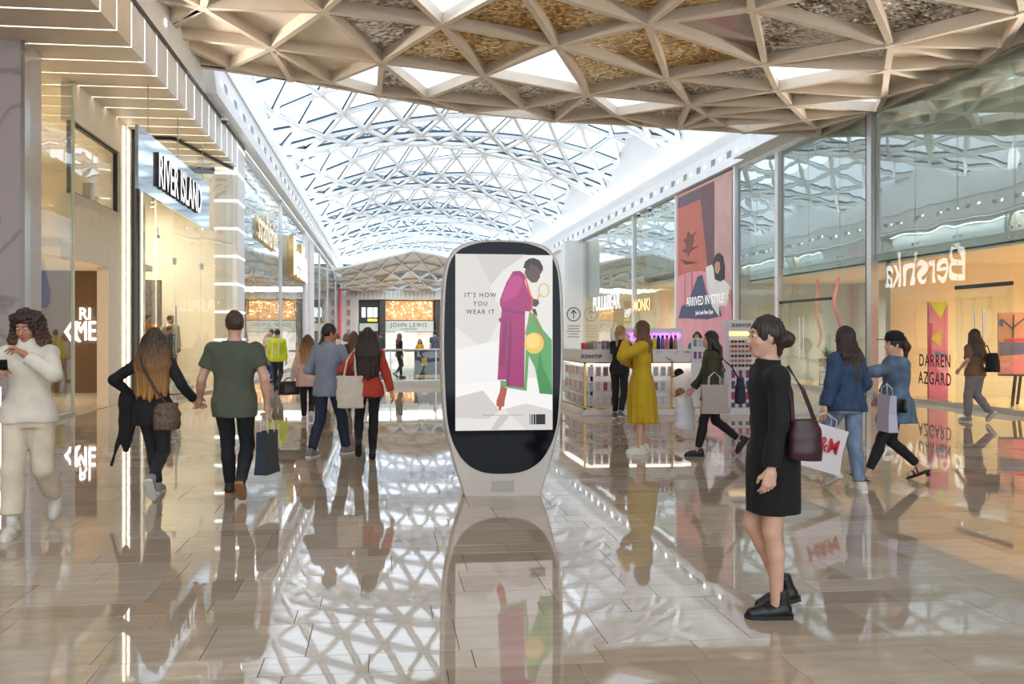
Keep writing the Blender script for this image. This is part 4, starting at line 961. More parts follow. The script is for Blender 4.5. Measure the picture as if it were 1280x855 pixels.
def glass_door(name, y0, y1, lab):
    d = empty(name); structure(d, lab, 'door')
    MB().box(12.265, 12.285, y0, y1, .12, 2.55).build('pane', M_GLASS, d)
    MB().box(12.25, 12.297, y0, y1, .0, .12).build('bottom_rail', M_STEEL, d)
    MB().box(12.25, 12.297, y0, y1, 2.55, 2.63).build('top_rail', M_BLACK, d)
    ym = (y0 + y1) / 2
    for s in (-.12, .12):
        MB().tube([(12.2, ym + s, .9), (12.2, ym + s, 2.1)], .018, 8).build('pull_handle', M_STEEL, d)
        for z in (1.0, 2.0): MB().tube([(12.2, ym + s, z), (12.27, ym + s, z)], .01, 6).build('handle_stud', M_STEEL, d)
glass_door('door_1', 15.25, 16.9, 'frameless glass gallery door with long steel pull handles')
glass_door('door_2', 22.0, 25.0, 'frameless glass lounge door with long steel pull handles')
dm = MB().box(12.2, 12.38, 25.0, 25.2, 0, 7.3).build('trim_2', M_WHITE); structure(dm, 'white upright post beside the lounge door', 'post')
M_RIB1 = mat('red_ribbon', rgb(206, 110, 104), .5, var=.1)
for i, (x, y) in enumerate(((14.0, 25.9), (14.1, 24.9))):
    pts = [(x + .06 * math.sin(k * .7 + i), y + .12 * math.sin(k * .5), 3.38 - .17 * k) for k in range(14 - i * 3)]
    mb = MB()
    for a, b in zip(pts[:-1], pts[1:]): mb.bar(a, b, .16, .012, up=(1, 0, 0))
    tag(mb.build('hanging_ribbon', M_RIB1), ['long coral ribbon hanging in the lounge window', 'short coral ribbon hanging beside the long one'][i], 'ribbon')
tb = empty('cafe_table', (13.9, 25.2, .012)); tag(tb, 'small round timber table in the lounge with a plant on it', 'table')
MB().lathe([(.38, .70), (.39, .72), (.38, .74)], n=24).build('table_top', M_WOOD, tb); MB().tube([(0, 0, .03), (0, 0, .70)], .03).build('stem', M_BLACK, tb); MB().lathe([(.22, 0), (.22, .02), (.04, .04)], n=18).build('foot', M_BLACK, tb)
pt = empty('potted_plant', (13.9, 25.2, .755)); tag(pt, 'spiky green plant in a pale pot on the lounge table', 'plant')
MB().lathe([(.06, 0), (.075, .12), (.07, .13)], n=14).build('pot', M_STANDW, pt)
M_LEAF = mat('plant_leaf', rgb(70, 116, 58), .5, var=.2)
for k in range(14):
    t = 2 * math.pi * k / 14 + .3 * (k % 3); l = .28 + .1 * (k % 3); e = .45 + .3 * (k % 2)
    d = Vector((math.cos(t) * e, math.sin(t) * e, 1)).normalized(); s = Vector((-math.sin(t), math.cos(t), 0)) * .03
    a = Vector((0, 0, .11)); m_ = a + d * l * .55; tip = a + d * l + Vector((math.cos(t), math.sin(t), -.4)) * .05
    MB().poly([a - s * .4, m_ - s, tip, m_ + s, a + s * .4]).build('leaf', M_LEAF, pt)
def chair(x, y, rz, lab):
    c = empty('cafe_chair', (x, y, .012), rz); tag(c, lab, 'chair')
    mm = mat('chair_ply', rgb(150, 112, 80), .5, var=.15)
    bevel(MB().box(-.2, .2, -.2, .2, .43, .46).build('seat', mm, c), .01); bevel(MB().box(-.2, .2, .18, .2, .6, .85).build('backrest', mm, c), .008)
    for sx in (-1, 1):
        for sy in (-1, 1): MB().tube([(sx * .18, sy * .18, 0), (sx * .16, sy * .16, .43)], .012, 6).build('leg', M_BLACK, c)
        MB().tube([(sx * .16, .18, .44), (sx * .16, .19, .7)], .01, 6).build('back_post', M_BLACK, c)
chair(13.5, 24.5, R(150), 'plywood cafe chair on the near side of the lounge table'); chair(14.5, 25.8, R(-40), 'plywood cafe chair on the far side of the lounge table')

# ------------------------------------------------------------------ clothes shop fittings
def spot_lamp(x, y, z, lab, cl=M_LAMP):
    r = empty('track_spotlight', (x, y, z)); tag(r, lab, 'spotlight', 'track spotlights in the clothes shop')
    MB().tube([(0, 0, .02), (0, 0, .25)], .01, 6).build('stem', M_BLACK, r); MB().lathe([(.05, -.06), (.06, 0), (.05, .05), (.02, .07)], n=12).build('housing', M_STEEL, r); MB().lathe([(.045, -.065), (.045, -.055)], n=12).build('lens', cl, r)
for i, (x, y, z) in enumerate([(-7.6, 18.2, 6.2), (-7.9, 17.4, 5.6), (-8.3, 19.0, 4.8), (-8.9, 18.6, 4.2), (-7.0, 16.6, 3.6), (-7.4, 17.0, 2.9), (-7.9, 17.6, 3.05), (-8.4, 18.4, 2.95), (-7.2, 23.6, 4.6), (-6.4, 24.2, 5.2), (-6.0, 23.2, 4.2), (-6.9, 24.6, 3.4)]):
    spot_lamp(x, y, z, 'small bright track spotlight inside the clothes shop')
def cctv(loc, lab):
    r = empty('dome_camera', loc); tag(r, lab, 'security camera')
    MB().lathe([(.02, .0), (.02, .16)], n=10).build('stalk', M_STEEL, r); MB().lathe([(.11, -.02), (.12, .02), (.06, .06)], n=16).build('housing', M_WHITE, r, smooth=True); MB().lathe([(.02, -.11), (.07, -.08), (.09, -.02)], n=16).build('dome', mat('dark_dome', rgb(60, 60, 64), .1, var=.1), r, smooth=True)
cctv((-4.16, 22.6, 7.2), 'dome security camera under the white cornice above the clothes shop'); cctv((11.95, 38.6, 7.3), 'dome security camera under the cornice over the amber shop sign')
cctv((11.95, 36.9, 7.3), 'dome security camera under the cornice next to the large poster')
bnch = empty('display_bench', (-8.9, 22.3, .02)); tag(bnch, 'low timber display bench inside the menswear doorway', 'bench')
MB().box(-.5, .5, -.25, .25, .42, .48).build('top', M_WOOD, bnch)
for s in (-1, 1): MB().box(s * .42 - .03, s * .42 + .03, -.2, .2, 0, .42).build('leg', M_STANDW, bnch)
rail = empty('clothes_rail', (-7.3, 16.6, .02)); tag(rail, 'steel clothes rail behind the glass pane by the marble pillar', 'clothes rail')
for y in (-.6, .6): MB().tube([(0, y, 0), (0, y, 1.45)], .014, 6).build('upright', M_STEEL, rail)
MB().tube([(0, -.6, 1.45), (0, .6, 1.45)], .014, 6).build('bar', M_STEEL, rail)
for k in range(7):
    c, n = [((150, 60, 70), 'wine red'), ((70, 70, 90), 'navy'), ((220, 214, 204), 'off-white'), ((120, 110, 90), 'khaki'), ((176, 90, 80), 'brick red'), ((60, 60, 62), 'charcoal'), ((200, 180, 150), 'sand')][k]
    g = empty('hanging_shirt', (-7.3, 16.12 + .16 * k, 1.47)); tag(g, '%s shirt hanging on the steel clothes rail' % n, 'shirt')
    MB().prism([(-.2, -.14), (-.06, -.05), (.06, -.05), (.2, -.14), (.26, -.5), (.2, -.52), (.18, -.3), (.19, -.8), (-.19, -.8), (-.18, -.3), (-.2, -.52), (-.26, -.5)], -.03, .03).build('shirt_body', mat('shirt_%d_%d_%d' % c, rgb(*c), .8, var=.15, vscale=8), g)
    MB().tube([(0, 0, -.05), (0, 0, 0), (.02, 0, .03), (0, 0, .05), (-.02, 0, .03)], .004, 5).build('hanger_hook', M_STEEL, g)
ul = MB().box(-4.95, -4.85, 11.2, 11.3, 0, .9).build('upright_light', M_LEDW); tag(ul, 'short upright warm light bar on the floor beside the marble pillar', 'light bar')
# ------------------------------------------------------------------ figures: smooth implicit bodies, one continuous skin each
class Field:
    def __init__(s, lo, hi, h):
        s.h = h; s.lo = np.array(lo, float); n = np.ceil((np.array(hi) - s.lo) / h).astype(int) + 2
        s.ax = [s.lo[i] + h * np.arange(n[i]) for i in range(3)]; s.F = np.full(tuple(n), .3, np.float32)
    def _sub(s, lo, hi, m):
        sl = []
        for i in range(3):
            a = int(np.searchsorted(s.ax[i], lo[i] - m)); b = int(np.searchsorted(s.ax[i], hi[i] + m)); sl.append(slice(max(0, a), max(0, b)))
        return tuple(sl)
    def _eval(s, pr, k):
        sl = s._sub(pr[0], pr[1], k + 2.5 * s.h)
        x, y, z = s.ax[0][sl[0]][:, None, None], s.ax[1][sl[1]][None, :, None], s.ax[2][sl[2]][None, None, :]
        if x.size == 0 or y.size == 0 or z.size == 0: return None, None
        return sl, pr[2](x, y, z)
    def add(s, pr, k=.02):
        sl, d = s._eval(pr, k)
        if sl is None: return s
        a = s.F[sl]; hh = np.maximum(k - np.abs(a - d), 0) / k; s.F[sl] = np.minimum(a, d) - hh * hh * k * .25; return s
    def cut(s, pr, k=.01):
        sl, d = s._eval(pr, k)
        if sl is None: return s
        a = s.F[sl]; d = -d; hh = np.maximum(k - np.abs(a - d), 0) / k; s.F[sl] = np.maximum(a, d) + hh * hh * k * .25; return s
    def wrinkle(s, amp, f=1.0, seed=0):
        r = np.random.default_rng(seed); x, y, z = s.ax[0][:, None, None], s.ax[1][None, :, None], s.ax[2][None, None, :]
        w = 0
        for i in range(4):
            v = r.normal(size=3) * [22, 22, 34] * f; w = w + np.sin(v[0] * x + v[1] * y + v[2] * z + r.uniform(0, 6))
        s.F += (amp * .5 * w).astype(np.float32); return s
    def strands(s, amp, c, n=34, zf=16, seed=0):
        x, y, z = s.ax[0][:, None, None], s.ax[1][None, :, None], s.ax[2][None, None, :]
        t = np.arctan2(x - c[0], y - c[1] + .02); s.F += (amp * (np.sin(n * t + 1.7 * np.sin(zf * z + seed)) * .6 + np.sin(n * 2.3 * t + 2 * np.sin(zf * .6 * z)) * .4)).astype(np.float32); return s
    def nets(s):
        F = s.F; F[0], F[-1], F[:, 0], F[:, -1], F[:, :, 0], F[:, :, -1] = .3, .3, .3, .3, .3, .3
        S = F < 0; nx, ny, nz = F.shape
        cnt = np.zeros((nx - 1, ny - 1, nz - 1), np.float32); pos = np.zeros((nx - 1, ny - 1, nz - 1, 3), np.float32)
        cross = []
        for ax in range(3):
            a = [slice(None)] * 3; b = [slice(None)] * 3; a[ax] = slice(0, -1); b[ax] = slice(1, None)
            fa, fb = F[tuple(a)], F[tuple(b)]; cr = (fa < 0) != (fb < 0); t = np.where(cr, fa / np.where(cr, fa - fb, 1), 0)
            cross.append((cr, fa < 0))
            o1, o2 = [i for i in range(3) if i != ax]
            for d1 in (0, 1):
                for d2 in (0, 1):
                    sl = [None] * 3; sl[ax] = slice(None); sl[o1] = slice(d1, F.shape[o1] - 1 + d1); sl[o2] = slice(d2, F.shape[o2] - 1 + d2); sl = tuple(sl)
                    c = cr[sl]; cnt += c; pos[..., ax] += t[sl] * c; pos[..., o1] += d1 * c; pos[..., o2] += d2 * c
        act = cnt > 0; idx = np.full(cnt.shape, -1, np.int64); idx[act] = np.arange(act.sum())
        g = np.argwhere(act); V = (g + pos[act] / cnt[act][:, None]) * s.h + s.lo
        Q = []
        for ax in range(3):
            cr, neg = cross[ax]; o1, o2 = [i for i in range(3) if i != ax]
            e = np.argwhere(cr); ok = (e[:, o1] > 0) & (e[:, o2] > 0) & (e[:, o1] < F.shape[o1] - 1) & (e[:, o2] < F.shape[o2] - 1); e = e[ok]
            if len(e) == 0: continue
            fl = neg[e[:, 0], e[:, 1], e[:, 2]]
            q = []
            for d1, d2 in ((1, 1), (0, 1), (0, 0), (1, 0)):
                c = e.copy(); c[:, o1] -= d1; c[:, o2] -= d2; q.append(idx[c[:, 0], c[:, 1], c[:, 2]])
            q = np.stack(q, 1)
            if ax == 1: fl = ~fl
            q[~fl] = q[~fl][:, ::-1]; Q.append(q)
        return V, (np.concatenate(Q) if Q else np.zeros((0, 4), int))

def cone(a, b, ra, rb, clip=None):
    a = np.array(a, float); b = np.array(b, float); r = max(ra, rb); ab = b - a; L2 = max(1e-9, ab @ ab)
    def f(x, y, z):
        t = np.clip(((x - a[0]) * ab[0] + (y - a[1]) * ab[1] + (z - a[2]) * ab[2]) / L2, 0, 1)
        d = np.sqrt((x - a[0] - t * ab[0]) ** 2 + (y - a[1] - t * ab[1]) ** 2 + (z - a[2] - t * ab[2]) ** 2) - (ra + (rb - ra) * t)
        if clip is not None:
            p, n = clip; d = np.maximum(d, (x - p[0]) * n[0] + (y - p[1]) * n[1] + (z - p[2]) * n[2])
        return d
    return np.minimum(a, b) - r, np.maximum(a, b) + r, f
def ell(c, r, M=None):
    c = np.array(c, float); r = np.array(r, float); A = np.eye(3) if M is None else np.array(M)
    ext = np.sqrt(((A * r[None, :]) ** 2).sum(1))
    def f(x, y, z):
        dx, dy, dz = x - c[0], y - c[1], z - c[2]
        q = [A[0, i] * dx + A[1, i] * dy + A[2, i] * dz for i in range(3)]
        k0 = np.sqrt(sum((q[i] / r[i]) ** 2 for i in range(3))); k1 = np.sqrt(sum((q[i] / r[i] ** 2) ** 2 for i in range(3))) + 1e-6
        return k0 * (k0 - 1) / k1
    return c - ext, c + ext, f
def prof(rows, folds=None, hollow=False):
    rows = sorted(rows); R_ = np.array(rows, float)
    zz = np.linspace(R_[0, 0], R_[-1, 0], 60); T = [np.interp(zz, R_[:, 0], R_[:, i]) for i in range(1, 5)]
    ker = np.array([1, 2, 3, 2, 1]) / 9.0
    T = [np.convolve(np.pad(t, 2, 'edge'), ker, 'valid') for t in T]
    lo = np.array([(R_[:, 1] - R_[:, 3]).min(), (R_[:, 2] - R_[:, 4]).min(), zz[0]]); hi = np.array([(R_[:, 1] + R_[:, 3]).max(), (R_[:, 2] + R_[:, 4]).max(), zz[-1]])
    def f(x, y, z):
        cx, cy, rx, ry = [np.interp(z, zz, t) for t in T]
        u = (x - cx); v = (y - cy)
        if folds is not None:
            n, amp, ztop = folds; th = np.arctan2(u / rx, v / ry); g = 1 + amp * np.clip((ztop - z) / max(.05, ztop - zz[0]), 0, 1) * (np.sin(n * th) + .5 * np.sin(n * 1.7 * th + 1)); rx = rx * g; ry = ry * g
        d = (np.sqrt((u / rx) ** 2 + (v / ry) ** 2) - 1) * np.minimum(rx, ry)
        return np.maximum(np.maximum(d, zz[0] - z), z - zz[-1])
    m = .04 if folds is not None else 0
    return lo - m, hi + m, f

def ik(a, b, l1, l2, pole):
    a, b = Vector(a), Vector(b); d = b - a; L = d.length
    if L > (l1 + l2) * .998: b = a + d * ((l1 + l2) * .998 / L); d = b - a; L = d.length
    n = d.normalized(); x = (l1 * l1 - l2 * l2 + L * L) / (2 * L); h = math.sqrt(max(0, l1 * l1 - x * x))
    p = Vector(pole); p = p - n * p.dot(n); p.normalize()
    return a + n * x + p * h, b
def nmesh(name, V, Q, m, parent):
    me = bpy.data.meshes.new(name); nv, nq = len(V), len(Q)
    me.vertices.add(nv); me.vertices.foreach_set('co', V.astype(np.float32).ravel())
    me.loops.add(nq * 4); me.loops.foreach_set('vertex_index', Q.astype(np.int32).ravel())
    me.polygons.add(nq); me.polygons.foreach_set('loop_start', np.arange(nq, dtype=np.int32) * 4); me.polygons.foreach_set('loop_total', np.full(nq, 4, np.int32))
    me.polygons.foreach_set('use_smooth', np.ones(nq, bool)); me.materials.append(m); me.update(calc_edges=True); me.validate()
    return link(name, me, parent)

SKIN = {}
def skin_mat(kind):
    c = {'fair': (214, 166, 142), 'tan': (186, 132, 102), 'brown': (120, 78, 58), 'light': (224, 180, 156), 'mannequin': (196, 150, 122)}[kind]
    return mat('skin_' + kind, rgb(*c), .5, var=.06, vscale=12)
def hair_mat(root, tip, z0, z1):
    """strand-streaked hair, its own colour running from root to tip"""
    n = 'hair_%d_%d_%d_%.2f' % (root + (z0,)) + str(tip)
    if n in MATS: return MATS[n]
    m = mat(n, rgb(*root), .38, spec=.5, bump=.6, bscale=40, bstretch=(3, 3, .25))
    N = m.node_tree.nodes; L = m.node_tree.links; b = N['Principled BSDF']
    tc = N.new('ShaderNodeTexCoord'); sp = N.new('ShaderNodeSeparateXYZ'); L.new(tc.outputs['Object'], sp.inputs[0])
    mr = N.new('ShaderNodeMapRange'); mr.inputs[1].default_value = z1; mr.inputs[2].default_value = z0; L.new(sp.outputs['Z'], mr.inputs[0])
    nz = N.new('ShaderNodeTexNoise'); nz.inputs['Scale'].default_value = 30; mp = N.new('ShaderNodeMapping'); mp.inputs['Scale'].default_value = (3, 3, .2); L.new(tc.outputs['Object'], mp.inputs[0]); L.new(mp.outputs[0], nz.inputs['Vector'])
    ad = N.new('ShaderNodeMath'); ad.operation = 'MULTIPLY_ADD'; ad.inputs[1].default_value = .7; L.new(nz.outputs['Fac'], ad.inputs[0]); sb = N.new('ShaderNodeMath'); sb.operation = 'SUBTRACT'; sb.inputs[1].default_value = .35; L.new(mr.outputs[0], sb.inputs[0]); L.new(sb.outputs[0], ad.inputs[2])
    mx = N.new('ShaderNodeMix'); mx.data_type = 'RGBA'; L.new(ad.outputs[0], mx.inputs[0]); mx.clamp_factor = True
    mx.inputs[6].default_value = rgb(*root); mx.inputs[7].default_value = rgb(*tip); L.new(mx.outputs[2], b.inputs['Base Color'])
    return m
def cloth(name, c, rough=.85, var=.12, vs=6, knit=0.15, bs=90):
    return mat('cloth_' + name, rgb(*c), rough, var=var, vscale=vs, bump=knit, bscale=bs, sheen=.03)
def denim(name, c): return mat('denim_' + name, rgb(*c), .85, var=.3, vscale=14, bump=.2, bscale=160, stretch=(1, 1, .5))

class Fig:
    def __init__(s, label, loc, rz, H=1.75, female=True, feet=((-.09, 0, 0), (.09, 0, 0)), hands=(None, None), elbow=(None, None), lean=2.0, head=(0, 0), skin='fair', vox=.014, name='person', cat='person', curl=(.6, .6), group=None, barefoot=False, hip=1.0, build=1.0):
        s.s = H / 1.75; s.female = female; s.vox = vox; s.build = build
        s.root = empty(name, (loc[0], loc[1], 0), R(rz)); tag(s.root, label, cat, group)
        k = s.s; tl, sl = .435 * k, .42 * k
        # feet -> ankles
        s.foot = []
        for f in feet:
            x, y, p = f[0], f[1], R(f[2]); lift = f[3] if len(f) > 3 else 0; yaw = R(f[4]) if len(f) > 4 else 0
            z = (.205 * math.sin(p) + .085 * math.cos(p)) if p >= 0 else (.085 * math.cos(p) + .045 * math.sin(-p))
            s.foot.append((Vector((x, y, z * k + lift)), p, yaw))
        hx = .088 * k
        hz = .945 * k
        for sg, (a, p, yw) in zip((-1, 1), s.foot):
            hd = math.hypot(a.x - sg * hx, a.y); hz = min(hz, a.z + math.sqrt(max(.01, ((tl + sl) * .997) ** 2 - hd * hd))) if a.z < .35 else hz
        hz *= hip
        s.hz = hz; s.lean = math.tan(R(lean))
        s.hip = [Vector((-hx, 0, hz)), Vector((hx, 0, hz))]
        s.knee = []; s.ank = []
        for i in range(2):
            kn, an = ik(s.hip[i], s.foot[i][0], tl, sl, (math.sin(-s.foot[i][2]) * .6, 1, .05)); s.knee.append(kn); s.ank.append(an)
        sw = (.150 if female else .178) * k * (1 if female else build)
        sz = hz + .472 * k
        cy = lambda z: s.lean * (z - hz)
        s.cy = cy
        s.sh = [Vector((-sw, cy(sz), sz)), Vector((sw, cy(sz), sz))]
        s.el = []; s.wr = []
        for i, sg in enumerate((-1, 1)):
            t = hands[i] if hands[i] is not None else (sg * (sw + .07 * k), .03, sz - .53 * k)
            pl = elbow[i] if elbow[i] is not None else (sg * .5, -1, -.2)
            e, w = ik(s.sh[i], t, .285 * k, .25 * k, pl); s.el.append(e); s.wr.append(w)
        s.neck = Vector((0, cy(hz + .55 * k) - .01 * k, hz + .54 * k))
        Mh = Matrix.Rotation(R(head[0]), 3, 'Z') @ Matrix.Rotation(R(-head[1]), 3, 'X'); s.Mh = np.array(Mh); s.M3 = Mh
        s.hc = s.neck + Vector((0, .012 * k, .075 * k)) + Mh @ Vector((0, .01 * k, .075 * k))
        s.curl = curl; s.skin = skin
        s.top = s.hc.z + .13 * k
        s._body(barefoot)
    def hp(s, x, y, z): return tuple(s.hc + s.M3 @ (Vector((x, y, z)) * s.s * .94))
    def torso(s, off=0.0, z0=-.1, z1=.56, flare=0.0, neckoff=None):
        k = s.s
        if s.female: T = [(-.12, .15, .10), (-.04, .172, .118), (.04, .166, .115), (.12, .138, .096), (.20, .122, .088), (.30, .138, .104), (.38, .148, .108), (.445, .142, .09), (.495, .108, .072), (.53, .066, .056), (.60, .05, .052)]
        else: T = [(-.12, .145, .10), (-.04, .162, .115), (.04, .16, .112), (.12, .15, .105), (.20, .15, .105), (.30, .166, .116), (.40, .182, .12), (.455, .168, .10), (.505, .125, .078), (.54, .076, .062), (.60, .058, .058)]
        out = []
        zs = sorted(set([z0] + [t[0] for t in T if z0 < t[0] < z1] + [z1]))
        A = np.array(T)
        for z in zs:
            rx, ry = np.interp(z, A[:, 0], A[:, 1]), np.interp(z, A[:, 0], A[:, 2])
            f = flare * max(0, (.14 - z) / .3); b = s.build
            out.append((s.hz + z * k, 0, s.cy(s.hz + z * k), (rx * b + off + f) * k, (ry * b + off + f) * k))
        return out
    def bounds(s, m=.12, lo=None, hi=None):
        P = np.array([tuple(p) for p in s.ank + s.knee + s.hip + s.sh + s.el + s.wr + [s.hc]]); a = P.min(0) - m - .1; b = P.max(0) + m + .1
        a[0] = min(a[0], -.3); b[0] = max(b[0], .3); a[1] = min(a[1], -.24); b[1] = max(b[1], .24); a[2] = -.03; b[2] = s.top + .06
        if lo is not None: a[2] = lo
        if hi is not None: b[2] = hi
        return a, b
    def mk(s, name, F, m, parent=None):
        V, Q = F.nets()
        if len(Q) == 0: return None
        return nmesh(name, V, Q, m, parent or s.root)
    def _body(s, barefoot):
        k = s.s; g = .9 if s.female else 1.0
        F = Field(*s.bounds(), s.vox)
        F.add(prof(s.torso(-.004)), .02)
        for i in range(2):
            F.add(cone(s.hip[i] + Vector((0, 0, -.01)), s.knee[i], .075 * k, .051 * k), .04)
            mid = s.knee[i].lerp(s.ank[i], .3) + Vector((0, -.014 * k, 0)); F.add(cone(s.knee[i], mid, .05 * k, .054 * k * g), .02); F.add(cone(mid, s.ank[i], .053 * k * g, .034 * k), .02)
            A, p, yw = s.foot[i]; M = Matrix.Rotation(yw, 3, 'Z') @ Matrix.Rotation(-p, 3, 'X'); q = lambda x, y, z: tuple(s.ank[i] + M @ (Vector((x, y + .035 - .035, z - .085)) * k))
            F.add(cone(q(0, -.03, .045), q(0, .14, .03), .034 * k, .026 * k), .02)
            F.add(ell(s.sh[i] + Vector((0, 0, -.012)), (.055 * k * g, .055 * k * g, .05 * k * g)), .04)
            F.add(cone(s.sh[i], s.el[i], .05 * k * g, .039 * k * g), .03); F.add(cone(s.el[i], s.el[i].lerp(s.wr[i], .35), .039 * k * g, .042 * k * g), .02); F.add(cone(s.el[i].lerp(s.wr[i], .35), s.wr[i], .041 * k * g, .026 * k * g), .02)
        F.add(cone(s.neck + Vector((0, 0, -.06)), s.hp(0, -.02, -.05), .052 * k * g, .05 * k * g), .03)
        # head
        H = s.Mh; k = k * .94
        F.add(ell(s.hp(0, -.012, .025), np.array((.077, .096, .104)) * k, H), .03)
        F.add(ell(s.hp(0, .022, -.045), np.array((.058, .072, .075)) * k, H), .03)
        F.add(ell(s.hp(0, .07, -.098), np.array((.024, .02, .02)) * k, H), .025)
        F.add(cone(s.hp(0, .086, .018), s.hp(0, .112, -.026), .008 * k, .014 * k), .016)
        F.add(ell(s.hp(0, .078, .038), np.array((.048, .016, .011)) * k, H), .018)
        for sx in (-1, 1):
            F.cut(ell(s.hp(sx * .032, .102, .014), np.array((.016, .014, .011)) * k, H), .012)
            F.add(ell(s.hp(sx * .078, -.006, -.005), np.array((.010, .022, .033)) * k, H), .008)
            F.add(ell(s.hp(sx * .04, .062, -.03), np.array((.022, .02, .02)) * k, H), .02)
        F.add(ell(s.hp(0, .09, -.055), np.array((.022, .012, .006)) * k, H), .008); F.add(ell(s.hp(0, .088, -.068), np.array((.02, .012, .007)) * k, H), .008)
        V, Q = F.nets()
        for i in range(2):
            v, q = s.hand(i); Q = np.concatenate([Q, q + len(V)]); V = np.concatenate([V, v])
        nmesh('body', V, Q, skin_mat(s.skin), s.root)
    def hand(s, i):
        k = s.s; d = (s.wr[i] - s.el[i]).normalized(); sg = -1 if i == 0 else 1
        inn = Vector((-sg, .15, -.1)); n = (inn - d * inn.dot(d)).normalized()      # palm faces inwards
        sd = d.cross(n).normalized()
        if sd.y < 0: sd = -sd                                                      # thumb side points forward
        W = s.wr[i]; c = s.curl[i]; h = max(.0055, s.vox * .45)
        a = [W + d * (.2 * k), W]; P = np.array([tuple(W + d * x + n * y) for x in (-.03, .2) for y in (-.06, .12)]); lo = P.min(0) - .07; hi = P.max(0) + .07
        F = Field(lo, hi, h); r = (.9 if s.female else 1.05) * k
        F.add(cone(W - d * .03, W + d * .02 * k, .026 * r, .026 * r), .01)
        for j, (o, L) in enumerate(((.031, .07), (.011, .08), (-.010, .074), (-.029, .058))):
            K = W + d * (.092 - .008 * abs(j - 1)) * k + sd * o * k
            F.add(cone(W + d * .02 * k + sd * o * .6 * k, K, .016 * r, .013 * r), .02)
            t = c * .7 + .06 * j; d1 = (d * math.cos(t) + n * math.sin(t)); d2 = (d * math.cos(t * 2.1) + n * math.sin(t * 2.1))
            m_ = K + d1 * L * .5 * k; F.add(cone(K, m_, .0105 * r, .0095 * r), .006); F.add(cone(m_, m_ + d2 * L * .52 * k, .0095 * r, .0075 * r), .005)
        b = W + d * .025 * k + sd * .025 * k + n * .008 * k; m_ = b + (d * .7 + sd * .55 + n * .35).normalized() * .042 * k
        F.add(cone(b, m_, .015 * r, .0115 * r), .012); F.add(cone(m_, m_ + (d * .95 + n * (.25 + .4 * c)).normalized() * .032 * k, .011 * r, .0085 * r), .006)
        return F.nets()
    # ---- clothes
    def trousers(s, m, off=.008, hem=.0, end=.94, top=.10, name='trousers', wr=.003, seed=1):
        k = s.s; a, b = s.bounds(.1, hi=s.hz + top * k + .05); F = Field(a, b, s.vox)
        F.add(prof(s.torso(.01 + off * .5, -.10, top)), .02)
        for i in range(2):
            F.add(cone(s.hip[i] + Vector((0, 0, -.01)), s.knee[i], .082 * k + off, .058 * k + off + hem * .4), .03)
            e = s.knee[i].lerp(s.ank[i], end); n = (s.ank[i] - s.knee[i]).normalized(); mid = s.knee[i].lerp(s.ank[i], .32) + Vector((0, -.012 * k, 0))
            F.add(cone(s.knee[i], mid, .056 * k + off + hem * .4, .058 * k + off + hem * .6), .02)
            F.add(cone(mid, e + n * .06, .057 * k + off + hem * .6, .041 * k + off + hem, (e, n)), .015)
        F.wrinkle(wr, 1, seed); return s.mk(name, F, m)
    def topw(s, m, off=.014, z0=-.08, z1=.555, flare=.0, sleeve=1.9, soff=.012, cuff=.0, name='top', wr=.003, seed=2, neck=True, open_front=False, vneck=0.0):
        k = s.s; g = .9 if s.female else 1.0; a, b = s.bounds(.1, lo=s.hz + z0 * k - .04, hi=s.neck.z + .12); 
        for w in s.wr + s.el: a[2] = min(a[2], w.z - .12) if sleeve > 1 else a[2]
        F = Field(a, b, s.vox); F.add(prof(s.torso(off, z0, z1, flare)), .015)
        for i in range(2):
            if z0 < -.03:
                e = s.hip[i].lerp(s.knee[i], .5); F.add(cone(s.hip[i] + Vector((0, 0, .02)), e, .088 * k + off, .08 * k + off + flare, ((0, 0, s.hz + z0 * k), (0, 0, -1))), .03)
            if sleeve <= 0: continue
            F.add(ell(s.sh[i] + Vector((0, 0, -.012)), np.array((.056, .058, .05)) * k * g + soff), .04)
            if sleeve <= 1:
                e = s.sh[i].lerp(s.el[i], sleeve); n = (s.el[i] - s.sh[i]).normalized(); F.add(cone(s.sh[i], e + n * .05, .054 * k * g + soff, .050 * k * g + soff + cuff, (e, n)), .03)
            else:
                F.add(cone(s.sh[i], s.el[i], .054 * k * g + soff, .045 * k * g + soff), .03)
                e = s.el[i].lerp(s.wr[i], sleeve - 1); n = (s.wr[i] - s.el[i]).normalized()
                F.add(cone(s.el[i], e + n * .05, .046 * k * g + soff, .034 * k * g + soff + cuff, (e, n)), .02)
        F.wrinkle(wr, 1, seed)
        if not neck: F.cut(ell(s.neck + Vector((0, 0, .03)), (.30 * k, .2 * k, .085 * k)), .02)
        if vneck: F.cut(ell(s.neck + Vector((0, .11 * k, -.02)), (.05 * k, .07, vneck)), .01)
        return s.mk(name, F, m)
    def skirt(s, m, rows, folds=(11, .05, None), name='skirt', wr=.0, lo=None):
        """rows: (height, half width, half depth, forward shift)"""
        R_ = [(z, r[3] * 0 if False else 0, (r[3] if len(r) > 3 else 0), r[1], r[2]) for r in rows for z in [r[0]]]
        zs = [r[0] for r in rows]; F = Field((-.55, -.55, min(zs) - .05), (.55, .55, max(zs) + .05), s.vox)
        F.add(prof(R_, (folds[0], folds[1], folds[2] if folds[2] else max(zs))), .005); F.wrinkle(wr, .6, 5); return s.mk(name, F, m)
